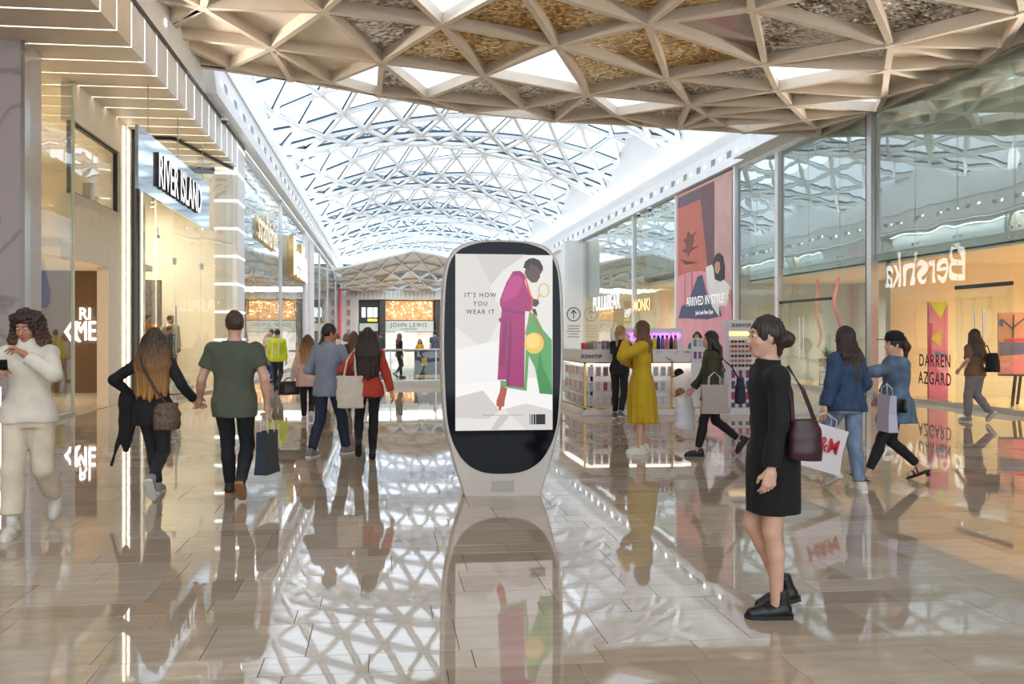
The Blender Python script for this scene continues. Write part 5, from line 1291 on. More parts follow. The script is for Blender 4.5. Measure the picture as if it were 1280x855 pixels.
    def shoes(s, m, sole, boot=0.0, heel=0.0, bulk=0.0, names=('shoe', 'sole'), laces=None):
        k = s.s
        for i in range(2):
            A, p, yw = s.foot[i]; M = Matrix.Rotation(yw, 3, 'Z') @ Matrix.Rotation(-p, 3, 'X')
            T = lambda x, y, z: Vector(tuple(s.ank[i] + M @ (Vector((x, y, z - .085)) * k)))
            P = np.array([tuple(T(x, y, z)) for x in (-.07, .07) for y in (-.12, .21) for z in (-.01, .14 + boot)]); h = max(.007, s.vox * .6)
            F = Field(P.min(0) - .02, P.max(0) + .02, h); up = M @ Vector((0, 0, 1)); b = bulk
            cl = (tuple(T(0, 0, .014)), tuple(-up))
            F.add(cone(T(0, -.045, .045), T(0, .08, .04), .042 * k + b, .040 * k + b, cl), .02)
            F.add(cone(T(-.004, .08, .038), T(0, .145, .028), .041 * k + b, .033 * k + b, cl), .02)
            e = .115 + boot; F.add(cone(T(0, -.035, .06), T(0, -.022, e + .04), .043 * k + b, .044 * k + b * .4, (tuple(T(0, -.03, e)), tuple(up))), .02)
            sh = s.mk(names[0], F, m)
            ol = [(-.036, -.085), (-.040, -.03), (-.038, .03), (-.045, .09), (-.038, .15), (-.015, .182), (.012, .185), (.036, .16), (.045, .10), (.037, .03), (.038, -.03), (.034, -.085), (.0, -.098)]
            bb = 1 + b * 8; mb = MB(); n = len(ol)
            for zz in (0, .024 + b): 
                for x, y in ol: mb.v.append(tuple(T(x * bb, y * (1 + b * 2), zz)))
            mb.f = [tuple(range(n))[::-1], tuple(range(n, 2 * n))] + [(j, (j + 1) % n, n + (j + 1) % n, n + j) for j in range(n)]; mb.m = [0] * (n + 2)
            so = mb.build(names[1], sole, sh)
            if laces is not None:
                for q in range(4): MB().tube([tuple(T(-.02, .03 + q * .02, .083 - q * .008 + b)), tuple(T(.02, .035 + q * .02, .083 - q * .008 + b))], .004, 5).build('lace', laces, sh)
    def hair(s, style, root, tip=None, length=.4, vol=1.0, wave=.01, seed=0):
        k = s.s * .94; tip = tip or root; H = s.Mh; h = max(.008, s.vox * .75)
        lo = np.array(s.hc) - (.26, .30, max(.2, length + .12)); hi = np.array(s.hc) + (.26, .24, .22); F = Field(lo, hi, h)
        F.add(ell(s.hp(0, -.016, .03), np.array((.086, .106, .112)) * k * (1 + .06 * (vol - 1)), H), .02)
        if style in ('long', 'curly', 'bob'):
            n = 5; zb = -length
            for j in range(n):
                u = (j - (n - 1) / 2) / ((n - 1) / 2)
                a = Vector(s.hp(u * .075, -.05 + .03 * abs(u), .0)); yb = min(-.135, s.cy(s.hc.z - length) - .135) if length > .22 else -.07
                b = Vector((s.hc.x + u * .10 * vol * k, (yb + .05 * abs(u)) * k + (s.hc.y - s.cy(s.hc.z)) * .3, s.hc.z - length * (1 - .08 * abs(u)) * 1.0))
                m1 = a.lerp(b, .45) + Vector((u * .02 * vol, -.015, 0)); F.add(cone(a, m1, .045 * k * vol, .046 * k * vol), .035); F.add(cone(m1, b, .046 * k * vol, .022 * k), .035)
            for sx in (-1, 1): F.add(cone(s.hp(sx * .08, .02, .03), s.hp(sx * .092 * vol, .015, -min(.17, length)), .03 * k * vol, .028 * k * vol), .03)
        if style == 'curly':
            r = np.random.default_rng(4)
            for j in range(150):
                t = r.uniform(0, 2 * math.pi); z = r.uniform(-.20, .105); rr = (.098 - .25 * max(0, z - .04)) * vol
                if math.sin(t) > .25 and z < .06: continue
                F.add(ell(s.hp(rr * math.cos(t), .8 * rr * math.sin(t) - .03, z), np.array((.021, .021, .024)) * k * r.uniform(.8, 1.3)), .026)
        if style == 'ponytail':
            a = Vector(s.hp(0, -.115, .06)); F.add(ell(tuple(a), (.035, .035, .035)), .02); b = a + Vector((0, -.05, -.1)) * k; F.add(cone(a, b, .03, .04), .02); F.add(cone(b, b + Vector((0, .02, -length)), .04 * k, .014), .02)
        if style == 'bun':
            F.add(ell(s.hp(0, -.135, -.02), np.array((.05, .045, .05)) * k), .02)
            F.add(cone(s.hp(0, -.07, -.03), s.hp(0, -.06, -.1), .06 * k, .035 * k), .02)
        if style == 'short': F.cut(ell(s.hp(0, -.03, -.135), np.array((.15, .16, .085)) * k, H), .015)
        F.strands(.003 if style == 'short' else .0055, (s.hc.x, s.hc.y), 30, 18 if wave > .005 else 3, seed)
        if style == 'curly': F.wrinkle(.006, 3.2, 9)
        F.cut(ell(s.hp(0, .112, -.035), np.array((.068, .085, .103)) * k, H), .012)
        F.cut(ell(s.hp(0, .13, -.17), np.array((.075, .11, .10)) * k, H), .01)
        zt = s.hc.z + .1; return s.mk('hair', F, hair_mat(root, tip, s.hc.z - length, zt - .1))
    def face(s, iris=(60, 40, 30), lip=(170, 90, 86), brow=(60, 40, 30)):
        k = s.s; L = lambda x, y, z: s.hp(x, y, z)
        for sx in (-1, 1):
            e = MB().lathe([(.001, -.0095), (.007, -.007), (.0098, 0), (.007, .007), (.001, .0095)], n=12).build('eye', mat('eye_white', rgb(226, 222, 216), .2, var=.02), s.root, smooth=True, loc=L(sx * .032, .079, .014))
            i = MB().lathe([(.0005, -.005), (.0055, -.003), (.0055, .003), (.0005, .005)], n=10).build('iris', mat('iris_%d' % iris[0], rgb(*iris), .2, var=.1), e, loc=tuple(s.M3 @ Vector((0, .0085, -.002))))
            MB().tube([L(sx * .014, .091, .036), L(sx * .033, .092, .042), L(sx * .052, .080, .038)], [.002, .003, .0015], 6).build('eyebrow', mat('brow_%d' % brow[0], rgb(*brow), .7, var=.1), s.root)
        MB().tube([L(-.024, .088, -.060), L(-.01, .1, -.057), L(0, .1015, -.059), L(.01, .1, -.057), L(.024, .088, -.060)], [.001, .0045, .004, .0045, .001], 6).build('lips', mat('lip_%d' % lip[0], rgb(*lip), .4, var=.05), s.root)
        MB().tube([L(-.022, .088, -.064), L(0, .0985, -.069), L(.022, .088, -.064)], [.001, .0055, .001], 6).build('lips', MATS['lip_%d' % lip[0]], s.root)
    def w(s, p):
        """local point -> world"""
        return (Matrix.Translation(s.root.location) @ Matrix.Rotation(s.root.rotation_euler.z, 4, 'Z')) @ Vector(p)
# ------------------------------------------------------------------ the people
W_SOLE = mat('white_sole', rgb(226, 222, 214), .6, var=.05); B_SOLE = mat('black_sole', rgb(26, 25, 25), .6, var=.1); G_SOLE = mat('tan_sole', rgb(170, 120, 84), .7, var=.1)

def strap(name, pts, w, m, parent):
    mb = MB()
    for a, b in zip(pts[:-1], pts[1:]): mb.bar(a, b, w, .006, up=(0, 1, .3))
    return mb.build(name, m, parent)
def paper_bag(label, loc, rz, w, d, h, m, hm, handle=.16, tilt=0.0, cat='shopping bag', name='shopping_bag'):
    """tapered paper carrier, hung so that its handle top is at loc"""
    r = empty(name, loc, rz); r.rotation_euler = (0, tilt, rz); tag(r, label, cat)
    z1, z0 = -handle, -handle - h; mb = MB(); e = .02
    lo = [(-w / 2, -d / 2), (w / 2, -d / 2), (w / 2, d / 2), (-w / 2, d / 2)]
    hi = [(-w / 2 - .0, -d * .32), (w / 2, -d * .32), (w / 2, d * .32), (-w / 2, d * .32)]
    mid = [(-w / 2 + .02, -d * .42), (w / 2 - .02, -d * .42), (w / 2 - .02, d * .42), (-w / 2 + .02, d * .42)]
    for L, z in ((lo, z0), (mid, (z0 + z1) / 2), (hi, z1)): mb.v += [(x, y, z) for x, y in L]
    mb.f = [(3, 2, 1, 0)] + [(a + i, a + (i + 1) % 4, a + 4 + (i + 1) % 4, a + 4 + i) for a in (0, 4) for i in range(4)]; mb.m = [0] * len(mb.f)
    b = mb.build('bag_body', m, r); so = b.modifiers.new('thick', 'SOLIDIFY'); so.thickness = .004
    for y in (-d * .32, d * .32):
        MB().tube([(-w * .22, y, z1 - .02), (-w * .2, y * .8, z1 + handle * .6), (0, 0, 0), (w * .2, y * .8, z1 + handle * .6), (w * .22, y, z1 - .02)], .005, 6).build('handle', hm, r)
    return r
def soft_bag(label, loc, rz, w, d, h, m, strap_pts=None, sm=None, flap=None, cat='handbag', name='handbag', sag=.02):
    """soft-sided bag, loc is the middle of its body"""
    r = empty(name, loc, rz); tag(r, label, cat)
    F = Field((-w, -d - .04, -h), (w, d + .04, h), .012)
    F.add(prof([(-h / 2, 0, 0, w * .5, d * .55), (-h * .3, 0, 0, w * .53, d * .6), (h * .1, 0, 0, w * .49, d * .5), (h / 2, 0, 0, w * .42, d * .32)]), .01); F.wrinkle(.003, 1, 3)
    V, Q = F.nets(); nmesh('bag_body', V, Q, m, r)
    if flap: 
        MB().box(-w * .36, w * .36, -d * .62, -d * .5, -h * .1, h * .42).build('flap', flap, r); MB().box(-.02, .02, -d * .66, -d * .6, -h * .12, -h * .02).build('clasp', M_GOLDF, r)
    if strap_pts: 
        q = [(Matrix.Rotation(-rz, 4, 'Z') @ (Vector(p) - Vector(loc))) for p in strap_pts]; mb = MB(); mb.tube(q, .011, 6).build('strap', sm or m, r)
    return r

# woman in cream looking at her phone
p = Fig('person in cream knit and cream trousers walking while holding a phone', (-2.80, 7.02), 186, 1.77, True, feet=((-.10, -.34, 48), (.08, .16, 0)), hands=((-.03, .20, 1.40), (.17, .25, 1.27)), elbow=((-1, -.1, -.6), (.8, -.6, -.4)), head=(-12, 22), skin='tan', vox=.0125, lean=0, curl=(.9, 1.0))
p.trousers(cloth('cream_trouser', (222, 208, 184)), .016, .022, .80, .12, wr=.004)
p.topw(cloth('cream_knit', (232, 222, 204), knit=.3, bs=120), .024, -.06, .60, .02, 1.93, .02, name='jumper', wr=.004)
p.shoes(cloth('white_leather', (222, 216, 204), .5, .04, knit=.03), W_SOLE, bulk=.006, laces=W_SOLE)
for i in range(2):
    a = p.ank[i]; n = (p.knee[i] - a).normalized(); MB().tube([tuple(a + n * .0), tuple(a + n * .085)], [.041, .042], 12).build('sock', W_SOLE, p.root, smooth=True)
p.hair('curly', (44, 28, 22), (132, 84, 52), .27, 1.12); p.face()
ph = empty('mobile_phone', p.w(p.wr[1] + (p.wr[1] - p.el[1]).normalized() * .10 + Vector((-.015, .03, .03)))); ph.rotation_euler = (R(50), 0, R(20)); tag(ph, 'dark mobile phone held by the person in cream', 'phone')
bevel(MB().box(-.036, .036, -.004, .004, -.075, .075).build('phone_body', M_BLACK, ph), .004); MB().box(-.032, .032, -.0055, -.004, -.068, .068).build('screen', MATS['black_glass'], ph)

# couple holding hands
HX = Vector((-1.92, 7.98, .90))
p = Fig('person in black top with long wavy hair, holding hands with a companion', (-2.18, 8.30), -2, 1.68, True, feet=((-.05, .30, 0), (.045, -.22, 52)), hands=((-.24, .10, .98), (.36, .06, .93)), elbow=((-1, -.5, -.1), (.3, -1, -.3)), head=(-8, 0), skin='fair', vox=.013, curl=(.7, 1.1))
p.trousers(cloth('charcoal_legging', (40, 38, 42), .7), .004, .0, .93, .12, 'leggings', .002)
p.topw(cloth('black_knit', (20, 19, 21), .8), .014, -.14, .47, .04, 1.95, .012, name='off_shoulder_top', neck=True)
p.shoes(cloth('grey_trainer', (150, 146, 144), .6), W_SOLE, bulk=.003)
p.hair('long', (58, 40, 30), (188, 132, 70), .56, 1.35, .02)
A2 = p
bg = soft_bag('brown patterned crossbody bag on the hip of the person in black', p.w((.17, -.16, .80)), R(20), .24, .10, .25, mat('monogram', rgb(112, 84, 62), .5, var=.4, vscale=40, col2=rgb(70, 52, 42)), [p.w((.15, -.15, .92)), p.w((.06, -.165, 1.05)), p.w((-.07, -.15, 1.28)), p.w((-.13, -.02, 1.42)), p.w((-.05, .13, 1.25))], mat('brown_strap', rgb(70, 48, 36), .5, var=.1), cat='crossbody bag')
F = Field((-.3, -.3, -.75), (.3, .3, .1), .014); F.add(prof([(-.55, 0, -.06, .025, .03), (-.4, 0, -.03, .06, .05), (-.1, 0, 0, .09, .06), (.02, 0, 0, .07, .05)], (7, .12, .02)), .01); F.add(cone((-.03, -.05, -.3), (-.11, -.12, -.66), .03, .012), .02); F.wrinkle(.006, 1, 2)
V, Q = F.nets(); jk = nmesh('carried_jacket', V, Q, cloth('black_coat', (24, 23, 25)), None); jk.location = p.w((-.27, .08, .99)); tag(jk, 'black jacket draped over the forearm of the person in black', 'jacket')
p = Fig('person in olive t-shirt and black jeans carrying a dark paper bag', (-1.40, 8.10), 0, 1.86, False, feet=((-.10, .36, 0), (.09, -.16, 42)), hands=((-.36, .22, .95), (.30, .03, .90)), elbow=((-.3, -1, -.3), (.5, -1, -.2)), head=(14, 0), skin='fair', vox=.013, curl=(1.1, 1.2), build=1.02)
p.trousers(mat('black_denim', rgb(34, 34, 40), .8, var=.25, vscale=9), .006, .0, .95, .10, 'jeans', .004)
p.topw(cloth('olive_tee', (84, 88, 72), .9), .018, -.12, .55, .02, .62, .016, .01, 't_shirt', .004)
p.shoes(cloth('black_trainer', (46, 40, 38), .6), G_SOLE)
p.hair('short', (66, 46, 34), (80, 56, 40), .1)
paper_bag('dark navy paper bag hanging from the hand of the person in olive', p.w(p.wr[1] + Vector((.0, .0, -.09))), R(70), .27, .13, .40, mat('navy_paper', rgb(44, 56, 66), .5, var=.08), mat('cord_white', rgb(214, 210, 204), .6, var=.05))

# pink blazer, grey shirt, red jumper
p = Fig('person in pale pink blazer carrying a black handbag', (-1.36, 15.3), 2, 1.58, True, feet=((-.07, .12, 0), (.07, -.2, 35)), hands=((-.26, .03, .80), (.24, .05, .78)), skin='fair', vox=.017)
p.trousers(cloth('ink_trouser', (38, 36, 46)), .006, .0, .92); p.topw(cloth('pink_blazer', (226, 190, 178), .8), .024, -.2, .55, .05, 1.95, .02, name='blazer')
p.shoes(cloth('pale_trainer', (216, 204, 196), .6), W_SOLE, bulk=.004); p.hair('long', (96, 62, 40), (206, 152, 80), .42, 1.15)
soft_bag('black leather holdall in the hand of the person in pink', p.w((-.33, .03, .62)), R(5), .36, .16, .24, mat('black_leather', rgb(22, 21, 22), .35, var=.1), [p.w((-.43, .03, .72)), p.w((-.36, .03, .80)), p.w((-.30, .03, .80)), p.w((-.23, .03, .72))])
p = Fig('person in grey shirt and dark jeans turning to look aside', (-.72, 11.0), -28, 1.75, False, feet=((-.12, -.2, 0, 0, 0), (.12, .26, 0, 0, -20)), hands=((-.20, .22, 1.05), (.20, .24, 1.06)), elbow=((-.6, -1, -.2), (.8, -.8, -.2)), head=(-38, 3), skin='tan', vox=.015)
p.trousers(denim('ink', (48, 56, 78)), .012, .004, .95, .08, 'jeans'); p.topw(cloth('grey_shirt', (142, 148, 164), .8), .02, -.12, .575, .03, 1.95, .016, name='shirt', wr=.005)
p.shoes(cloth('grey_knit_shoe', (140, 134, 136), .7), W_SOLE, bulk=.003); p.hair('short', (30, 24, 22), None, .1); p.face()
p = Fig('person in red jumper with long dark hair and a canvas tote', (-.2, 10.6), 3, 1.66, True, feet=((-.12, -.12, 40, .03), (.06, .10, 0)), hands=((-.16, .18, 1.05), (.30, -.05, .82)), elbow=((-1, -.6, -.2), (.4, -1, -.1)), skin='fair', vox=.015)
p.trousers(cloth('black_jean', (26, 26, 28), .8), .004, .0, .94); p.topw(cloth('red_knit', (190, 66, 48), .9, knit=.3), .022, -.09, .56, .02, 1.95, .018, name='jumper', wr=.004)
p.shoes(cloth('black_boot_leather', (30, 29, 30), .5), B_SOLE, boot=.02); p.hair('long', (40, 26, 22), (52, 34, 28), .52, 1.25, .003)
tt = empty('tote_bag', p.w((-.22, -.12, .86)), R(8)); tag(tt, 'off-white canvas tote on the shoulder of the person in red', 'tote bag'); M_CANV = cloth('canvas', (222, 210, 190), .9, .05)
F = Field((-.25, -.12, -.25), (.25, .12, .25), .012); F.add(prof([(-.2, 0, 0, .165, .05), (-.1, 0, 0, .17, .055), (.2, 0, 0, .165, .035)]), .01); F.wrinkle(.0018, .8, 6); V, Q = F.nets(); nmesh('bag_body', V, Q, M_CANV, tt)
for y in (-.03, .03): MB().tube([(-.08, y, .18), (-.04, y + .04, .38), (.06, y * .6 + .11, .53), (.06, y + .02, .3), (.07, y, .18)], .012, 6).build('strap', M_CANV, tt)

# stand staff, yellow dress
p = Fig('person with blonde ponytail in black uniform at the accessories stand', (4.40, 15.42), -38, 1.74, True, feet=((-.08, 0, 0), (.10, -.16, 10)), hands=((-.02, .34, 1.18), (.16, .36, 1.24)), elbow=((-.6, -.6, -.6), (.8, -.5, -.6)), head=(-18, 8), skin='fair', vox=.017, lean=6)
p.trousers(cloth('black_work', (24, 24, 26), .8), .008, .0, .90); p.topw(cloth('black_tee', (22, 22, 24), .9), .016, -.05, .555, .0, .7, .012, .006, 't_shirt'); p.shoes(cloth('grey_runner', (96, 98, 106), .7), W_SOLE); p.hair('ponytail', (176, 138, 86), (206, 170, 112), .3)
p = Fig('person in black serving behind the accessories stand counter', (5.0, 17.2), 165, 1.5, True, feet=((-.08, 0, 0), (.08, 0, 0)), hands=((-.1, .3, 1.12), (.16, .22, 1.2)), head=(10, 8), skin='brown', vox=.02)
p.trousers(MATS['cloth_black_work'], .008); p.topw(MATS['cloth_black_tee'], .016, -.05, .555, .0, .7, .012, .006, 't_shirt'); p.shoes(MATS['cloth_black_boot_leather'], B_SOLE); p.hair('bun', (24, 18, 18), None, .1); p.face()
p = Fig('person in mustard yellow midi dress with black belt, hand raised to face', (3.40, 10.84), 74, 1.75, True, feet=((-.10, .03, 0, 0, 10), (.10, -.02, 0, 0, -6)), hands=((-.05, .20, 1.49), (.06, .22, 1.22)), elbow=((-.7, .3, -1), (.8, .2, -1)), head=(-6, -3), skin='fair', vox=.014, lean=0, curl=(.8, .6))
M_YEL = cloth('mustard', (196, 160, 24), .8, .08)
p.topw(M_YEL, .026, .06, .575, .0, 1.88, .03, name='bodice', wr=.005)
p.skirt(M_YEL, [(.40, .195, .20, -.02), (.55, .19, .195, -.01), (.80, .195, .185, 0), (.98, .186, .155, 0), (1.115, .135, .105, 0)], (13, .055, 1.05), wr=.002)
F = Field((-.2, -.2, 1.05), (.2, .2, 1.18), .009); F.add(prof([(1.09, 0, 0, .146, .112), (1.135, 0, 0, .145, .112)]), .004); V, Q = F.nets(); nmesh('belt', V, Q, MATS['black_leather'], p.root)
p.shoes(MATS['cloth_white_leather'], W_SOLE, bulk=.002); p.hair('long', (92, 58, 38), (150, 100, 62), .42, 1.05, .002); p.face()
MB().tube([tuple(p.wr[0] + (p.el[0] - p.wr[0]).normalized() * .02), tuple(p.wr[0] + (p.el[0] - p.wr[0]).normalized() * .045)], .031, 12).build('watch', mat('silver_watch', rgb(200, 200, 205), .3, .8, var=.05), p.root)

# walkers on the right
p = Fig('person in olive jacket carrying several shopping bags', (4.22, 10.45), 80, 1.64, True, feet=((-.05, .20, 0), (.06, -.36, 55)), hands=((-.27, .12, .82), (.24, .20, .86)), head=(-4, 2), skin='fair', vox=.015)
p.trousers(cloth('black_slim', (26, 25, 28), .8), .004, .0, .90); p.topw(cloth('olive_jacket', (60, 60, 38), .85), .03, -.14, .56, .03, 1.95, .022, name='jacket', wr=.006)
p.shoes(MATS['cloth_black_boot_leather'], B_SOLE); p.hair('bob', (42, 30, 26), None, .25, 1.0)
paper_bag('grey-beige paper bag hung on the arm of the person in olive jacket', p.w((-.34, .05, 1.10)), R(80 + 90), .34, .12, .36, mat('greige_paper', rgb(170, 156, 144), .6, var=.06), MATS['cord_white'], .16)
soft_bag('navy shoulder bag behind the person in olive jacket', p.w((-.12, -.32, .86)), R(60), .30, .12, .34, cloth('navy_bag', (40, 46, 72)), [p.w((-.12, -.30, 1.0)), p.w((-.17, -.2, 1.16)), p.w((-.175, -.03, 1.31)), p.w((-.16, -.12, 1.1))])
pb = soft_bag('white plastic carrier with red print in the hand of the person in olive jacket', p.w((.30, .30, .52)), R(170), .26, .10, .42, mat('white_plastic', rgb(226, 222, 224), .35, var=.05), [p.w((.30, .22, .70)), p.w((.26, .24, .80)), p.w((.30, .36, .70))], cat='carrier bag', name='carrier_bag')
MB().box(-.07, .07, -.078, -.072, -.05, .03).build('red_print', mat('red_print', rgb(196, 60, 60), .5, var=.1), pb)
p = Fig('person in black coat and skirt with ankle boots walking past', (2.15, 4.46), 84, 1.66, True, feet=((-.055, .0, 0), (.06, -.07, 14)), hands=((-.24, .10, .80), (.26, .0, .80)), head=(0, 3), skin='fair', vox=.011, lean=3, curl=(.8, .8))
p.topw(cloth('black_wool', (12, 12, 13), .85), .016, -.10, .56, .012, 1.94, .012, name='coat', wr=.005)
p.skirt(cloth('black_skirt', (11, 11, 12), .85), [(.575, .145, .145, 0), (.70, .155, .145, 0), (.86, .178, .142, 0), (1.0, .155, .115, 0)], (7, .02, .95), wr=.002)
p.shoes(mat('black_boot', rgb(20, 20, 21), .35, var=.15), B_SOLE, boot=.05); p.hair('bun', (44, 30, 24), (64, 44, 32), .14); p.face()
soft_bag('burgundy leather bag at the hip of the person in black coat', p.w((-.21, -.09, 1.0)), R(84 + 90), .18, .10, .22, mat('burgundy', rgb(60, 28, 32), .4, var=.15), [p.w((-.21, -.15, 1.09)), p.w((-.195, -.09, 1.26)), p.w((-.16, -.02, 1.39)), p.w((-.165, .0, 1.37)), p.w((-.195, -.03, 1.2)), p.w((-.21, -.03, 1.09))], flap=MATS['burgundy'])
p = Fig('person in blue denim jacket and pale jeans carrying a white shopping bag', (4.60, 7.93), 20, 1.65, True, feet=((-.07, .12, 30), (.07, -.08, 0, 0, -10)), hands=((-.30, .02, .84), (.20, .15, .92)), head=(12, 4), skin='fair', vox=.0135)
p.trousers(denim('pale', (124, 142, 168)), .012, .004, .93, .10, 'jeans'); p.topw(denim('mid', (52, 72, 100)), .034, -.07, .56, .02, 1.93, .026, name='denim_jacket', wr=.006)
p.shoes(cloth('chunky_white', (214, 206, 192), .7), W_SOLE, bulk=.012, laces=W_SOLE); p.hair('long', (40, 26, 22), (58, 38, 30), .40, 1.1)
hb_ = paper_bag('white shopping bag with red H&M print held beside denim jacket', p.w((-.34, -.04, .80)), R(4), .50, .16, .44, mat('white_paper', rgb(226, 218, 218), .5, var=.03), MATS['cord_white'], .12, R(16))
text_obj('red_lettering', 'H&M', .2, mat('red_ink', rgb(204, 44, 50), .5, var=.05), hb_, (0, -.085, -.31), (R(90), 0, 0), extrude=.002, sx=.8, bold=.002)
p = Fig('person in black cap and long denim shirt striding in heeled sandals', (5.51, 8.52), 84, 1.64, True, feet=((-.05, .34, -18), (.05, -.26, 20)), hands=((.12, .44, 1.12), (-.0 + .22, .10, .86)), elbow=((-.4, -.6, -1), (.6, -1, -.2)), head=(0, 6), skin='fair', vox=.0135)
p.trousers(cloth('black_legging', (18, 18, 20), .75), .003, .0, .90, name='leggings'); p.topw(denim('light', (98, 117, 140)), .034, -.20, .56, .05, 1.7, .028, name='denim_shirt', wr=.006)
for i in range(2):
    A, pt_, yw = p.foot[i]; M_ = Matrix.Rotation(-pt_, 3, 'X'); T = lambda x, y, z: tuple(p.ank[i] + M_ @ Vector((x, y, z - .085)))
    MB().tube([T(-.035, .09, .025), T(-.02, .09, .055), T(.02, .09, .055), T(.035, .09, .025)], .012, 6).build('sandal_strap', MATS['black_leather'], p.root); MB().tube([T(-.035, .05, .03), T(0, .03, .085), T(.035, .05, .03)], .010, 6).build('sandal_strap', MATS['black_leather'], p.root)
    so = MB(); [so.v.append(T(x, y, z)) for z in (-.008, .008) for x, y in ((-.03, -.09), (-.04, .08), (-.02, .17), (.02, .17), (.04, .08), (.03, -.09))]; so.f = [(5, 4, 3, 2, 1, 0), (6, 7, 8, 9, 10, 11)] + [(j, (j + 1) % 6, 6 + (j + 1) % 6, 6 + j) for j in range(6)]; so.m = [0] * 8; so.build('sandal_sole', B_SOLE, p.root)
    MB().tube([T(0, -.06, .0), T(0, -.065, -.05)], [.026, .02], 10).build('heel', B_SOLE, p.root)
p.hair('ponytail', (50, 32, 24), None, .18)
MB().lathe([(.098, -.005), (.1, .03), (.088, .075), (.05, .1), (.01, .108)], n=20).build('cap_crown', MATS['cloth_black_tee'], p.root, smooth=True, loc=p.hp(0, -.015, .055))
MB().prism([(-.07, .07), (-.075, .12), (-.04, .165), (.04, .165), (.075, .12), (.07, .07)], 0, .008, axis='Z').build('cap_peak', MATS['cloth_black_tee'], p.root, loc=p.hp(0, -.0, .06))
ph = empty('mobile_phone', p.w(p.wr[0] + (p.wr[0] - p.el[0]).normalized() * .1 + Vector((0, 0, .03)))); ph.rotation_euler = (R(70), 0, R(84)); tag(ph, 'pale mobile phone held out by the person in a cap', 'phone'); bevel(MB().box(-.036, .036, -.004, .004, -.075, .075).build('phone_body', mat('pale_phone', rgb(170, 176, 190), .3, var=.05), ph), .004)
paper_bag('lavender grey paper bag hanging from the arm of the person in a cap', p.w((-.26, .24, 1.05)), R(84), .28, .10, .38, mat('lavender_paper', rgb(190, 186, 202), .5, var=.05), MATS['cord_white'], .12)
soft_bag('small black clutch at the hip of the person in a cap', p.w((-.24, .08, .82)), R(84), .2, .08, .14, MATS['black_leather'], name='clutch_bag', cat='clutch')
p = Fig('person in grey trousers with black backpack outside the gallery', (10.55, 14.0), 12, 1.68, True, feet=((-.08, .10, 0), (.10, -.22, 45)), hands=((-.26, .1, .95), (.18, .2, 1.0)), skin='fair', vox=.017)
p.trousers(cloth('grey_jogger', (136, 128, 130), .9), .016, .004, .92); p.topw(cloth('rust_top', (128, 92, 74), .9), .02, -.06, .55, .02, .9, .014, .01, 't_shirt'); p.shoes(MATS['cloth_grey_trainer'], W_SOLE, bulk=.005); p.hair('long', (56, 34, 28), (70, 44, 34), .38, 1.1)
soft_bag('black backpack slung behind the person in grey trousers', p.w((.12, -.24, 1.08)), R(20), .32, .15, .34, MATS['cloth_black_tee'], [p.w((.12, -.2, 1.22)), p.w((.16, -.1, 1.38)), p.w((.12, .08, 1.3))], name='backpack', cat='backpack')

# people further down the mall
def walker(label, loc, rz, H, female, top, leg, hair_c, style='long', hl=.35, sleeve=1.9, vox=.024, hands=(None, None), feet=((-.08, .12, 0), (.08, -.18, 35)), skin='fair', shoe='cloth_black_boot_leather', head=(0, 0)):
    f = Fig(label, loc, rz, H, female, feet=feet, skin=skin, vox=vox, hands=hands, head=head)
    f.trousers(cloth('far_leg_%d_%d_%d' % leg, leg), .008); f.topw(cloth('far_top_%d_%d_%d' % top, top), .024, -.1, .56, .02, sleeve, .018, name='top'); f.shoes(MATS[shoe], B_SOLE); f.hair(style, hair_c, None, hl)
    return f
f = walker('person in yellow high-visibility vest beyond the pink blazer', (-3.0, 24.2), -10, 1.76, False, (206, 226, 40), (40, 44, 56), (60, 44, 34), 'short', .1)
for sx in (-.09, .09): MB().box(sx - .02, sx + .02, -.16, -.155, f.hz, f.hz + .45).build('reflective_stripe', mat('reflective', rgb(220, 222, 224), .3, .5, var=.05), f.root)
f = walker('person in beige jumper holding a small child by the glass front', (-3.72, 28.6), 150, 1.78, False, (206, 194, 176), (52, 74, 120), (36, 26, 22), 'short', .1, hands=((-.1, .24, 1.15), (.16, .26, 1.2)), vox=.02); f.face()
ch = Fig('small child in navy top carried by the person in beige', (-3.55, 28.35), 100, .86, True, feet=((-.05, .12, 0, .25), (.05, .12, 0, .25)), skin='fair', vox=.014, name='person'); ch.trousers(cloth('child_leg', (196, 190, 182)), .006); ch.topw(cloth('child_top', (44, 54, 92)), .012, -.06, .55, 0, 1.8, .01, name='top'); ch.shoes(MATS['cloth_white_leather'], W_SOLE); ch.hair('short', (34, 26, 22), None, .08)
ch.root.location.z = .74
walker('person with light brown long hair in dark jacket near the canvas tote', (-.62, 17.6), 10, 1.66, True, (52, 50, 54), (40, 42, 50), (104, 72, 50), 'long', .4)
walker('person with dark long hair seen past the grey shirt', (-1.5, 21.5), -30, 1.62, True, (60, 52, 54), (36, 36, 40), (34, 24, 22), 'long', .36)
walker('person in white top among the far walkers', (-1.3, 29.5), 20, 1.66, True, (222, 216, 210), (90, 96, 110), (120, 84, 56), 'bob', .22)
walker('person in pale coat walking far down the shops', (-1.9, 34), 170, 1.7, True, (206, 186, 170), (60, 58, 62), (70, 48, 36), 'bob', .22, head=(10, 0))
walker('person in all black walking behind the glass balustrade', (.55, 31.0), -70, 1.66, True, (26, 26, 28), (24, 24, 26), (126, 84, 56), 'long', .35)
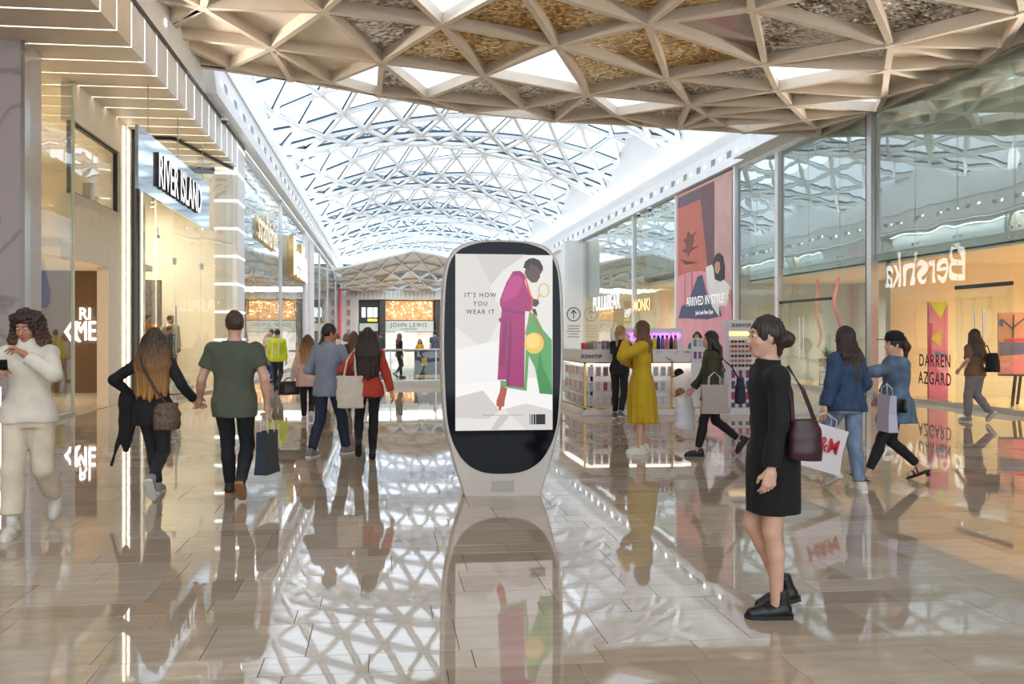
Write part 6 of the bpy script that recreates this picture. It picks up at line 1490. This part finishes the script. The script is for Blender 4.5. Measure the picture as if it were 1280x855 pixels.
walker('child in yellow top beside the black kiosk', (1.55, 36.5), 160, 1.42, True, (226, 168, 36), (120, 150, 190), (110, 74, 48), 'bob', .18)
walker('person in slate t-shirt beside the child in yellow', (2.25, 37.0), 20, 1.8, False, (92, 100, 116), (60, 62, 70), (40, 30, 26), 'short', .1, .65)
walker('person in pale blue behind the black kiosk', (2.9, 39), -20, 1.66, True, (186, 200, 220), (70, 80, 100), (140, 110, 70), 'bob', .22)
walker('person in teal top behind the sunglasses stand', (7.3, 19.0), 150, 1.66, True, (40, 150, 136), (40, 42, 50), (60, 40, 30), 'bob', .22)
walker('person in coral top far down the mall', (-2.9, 43), 180, 1.68, True, (214, 130, 110), (70, 70, 80), (60, 40, 32), 'long', .3)
walker('person in charcoal coat far down the mall', (-.2, 47), 10, 1.75, False, (64, 64, 70), (44, 46, 56), (46, 34, 28), 'short', .1)
# shop window mannequins
for i, (x, y, H, c, l, n) in enumerate([(-6.35, 23.6, 1.82, (216, 128, 40), (128, 48, 58), 'orange jacket'), (-5.95, 24.3, 1.82, (186, 172, 146), (70, 70, 78), 'sand jacket'), (-5.75, 23.4, 1.5, (44, 50, 70), (134, 52, 64), 'navy jacket')]):
    f = Fig('display mannequin in %s in the clothes shop window' % n, (x, y), 200 + 20 * i, H, False, feet=((-.1, 0, 0), (.1, .03, 0)), skin='mannequin', vox=.02, name='mannequin', cat='mannequin', head=(20, 0))
    f.trousers(cloth('man_leg_%d' % i, l), .014, .004, .93); f.topw(cloth('man_top_%d' % i, c), .036, -.1, .57, .02, 1.95, .026, name='jacket', wr=.006); f.shoes(MATS['cloth_white_leather'], W_SOLE); f.hair('short', (70, 44, 28), None, .1); f.root.location.z = .32
dp = empty('display_plinth', (-5.75, 23.7, .02)); tag(dp, 'low white display plinth carrying the window mannequins', 'plinth')
MB().box(-1.0, .35, -.7, 1.1, 0, .15).build('lower_step', M_STANDW, dp); MB().box(-.9, .25, -.6, 1.0, .15, .30).build('upper_step', M_STANDW, dp)
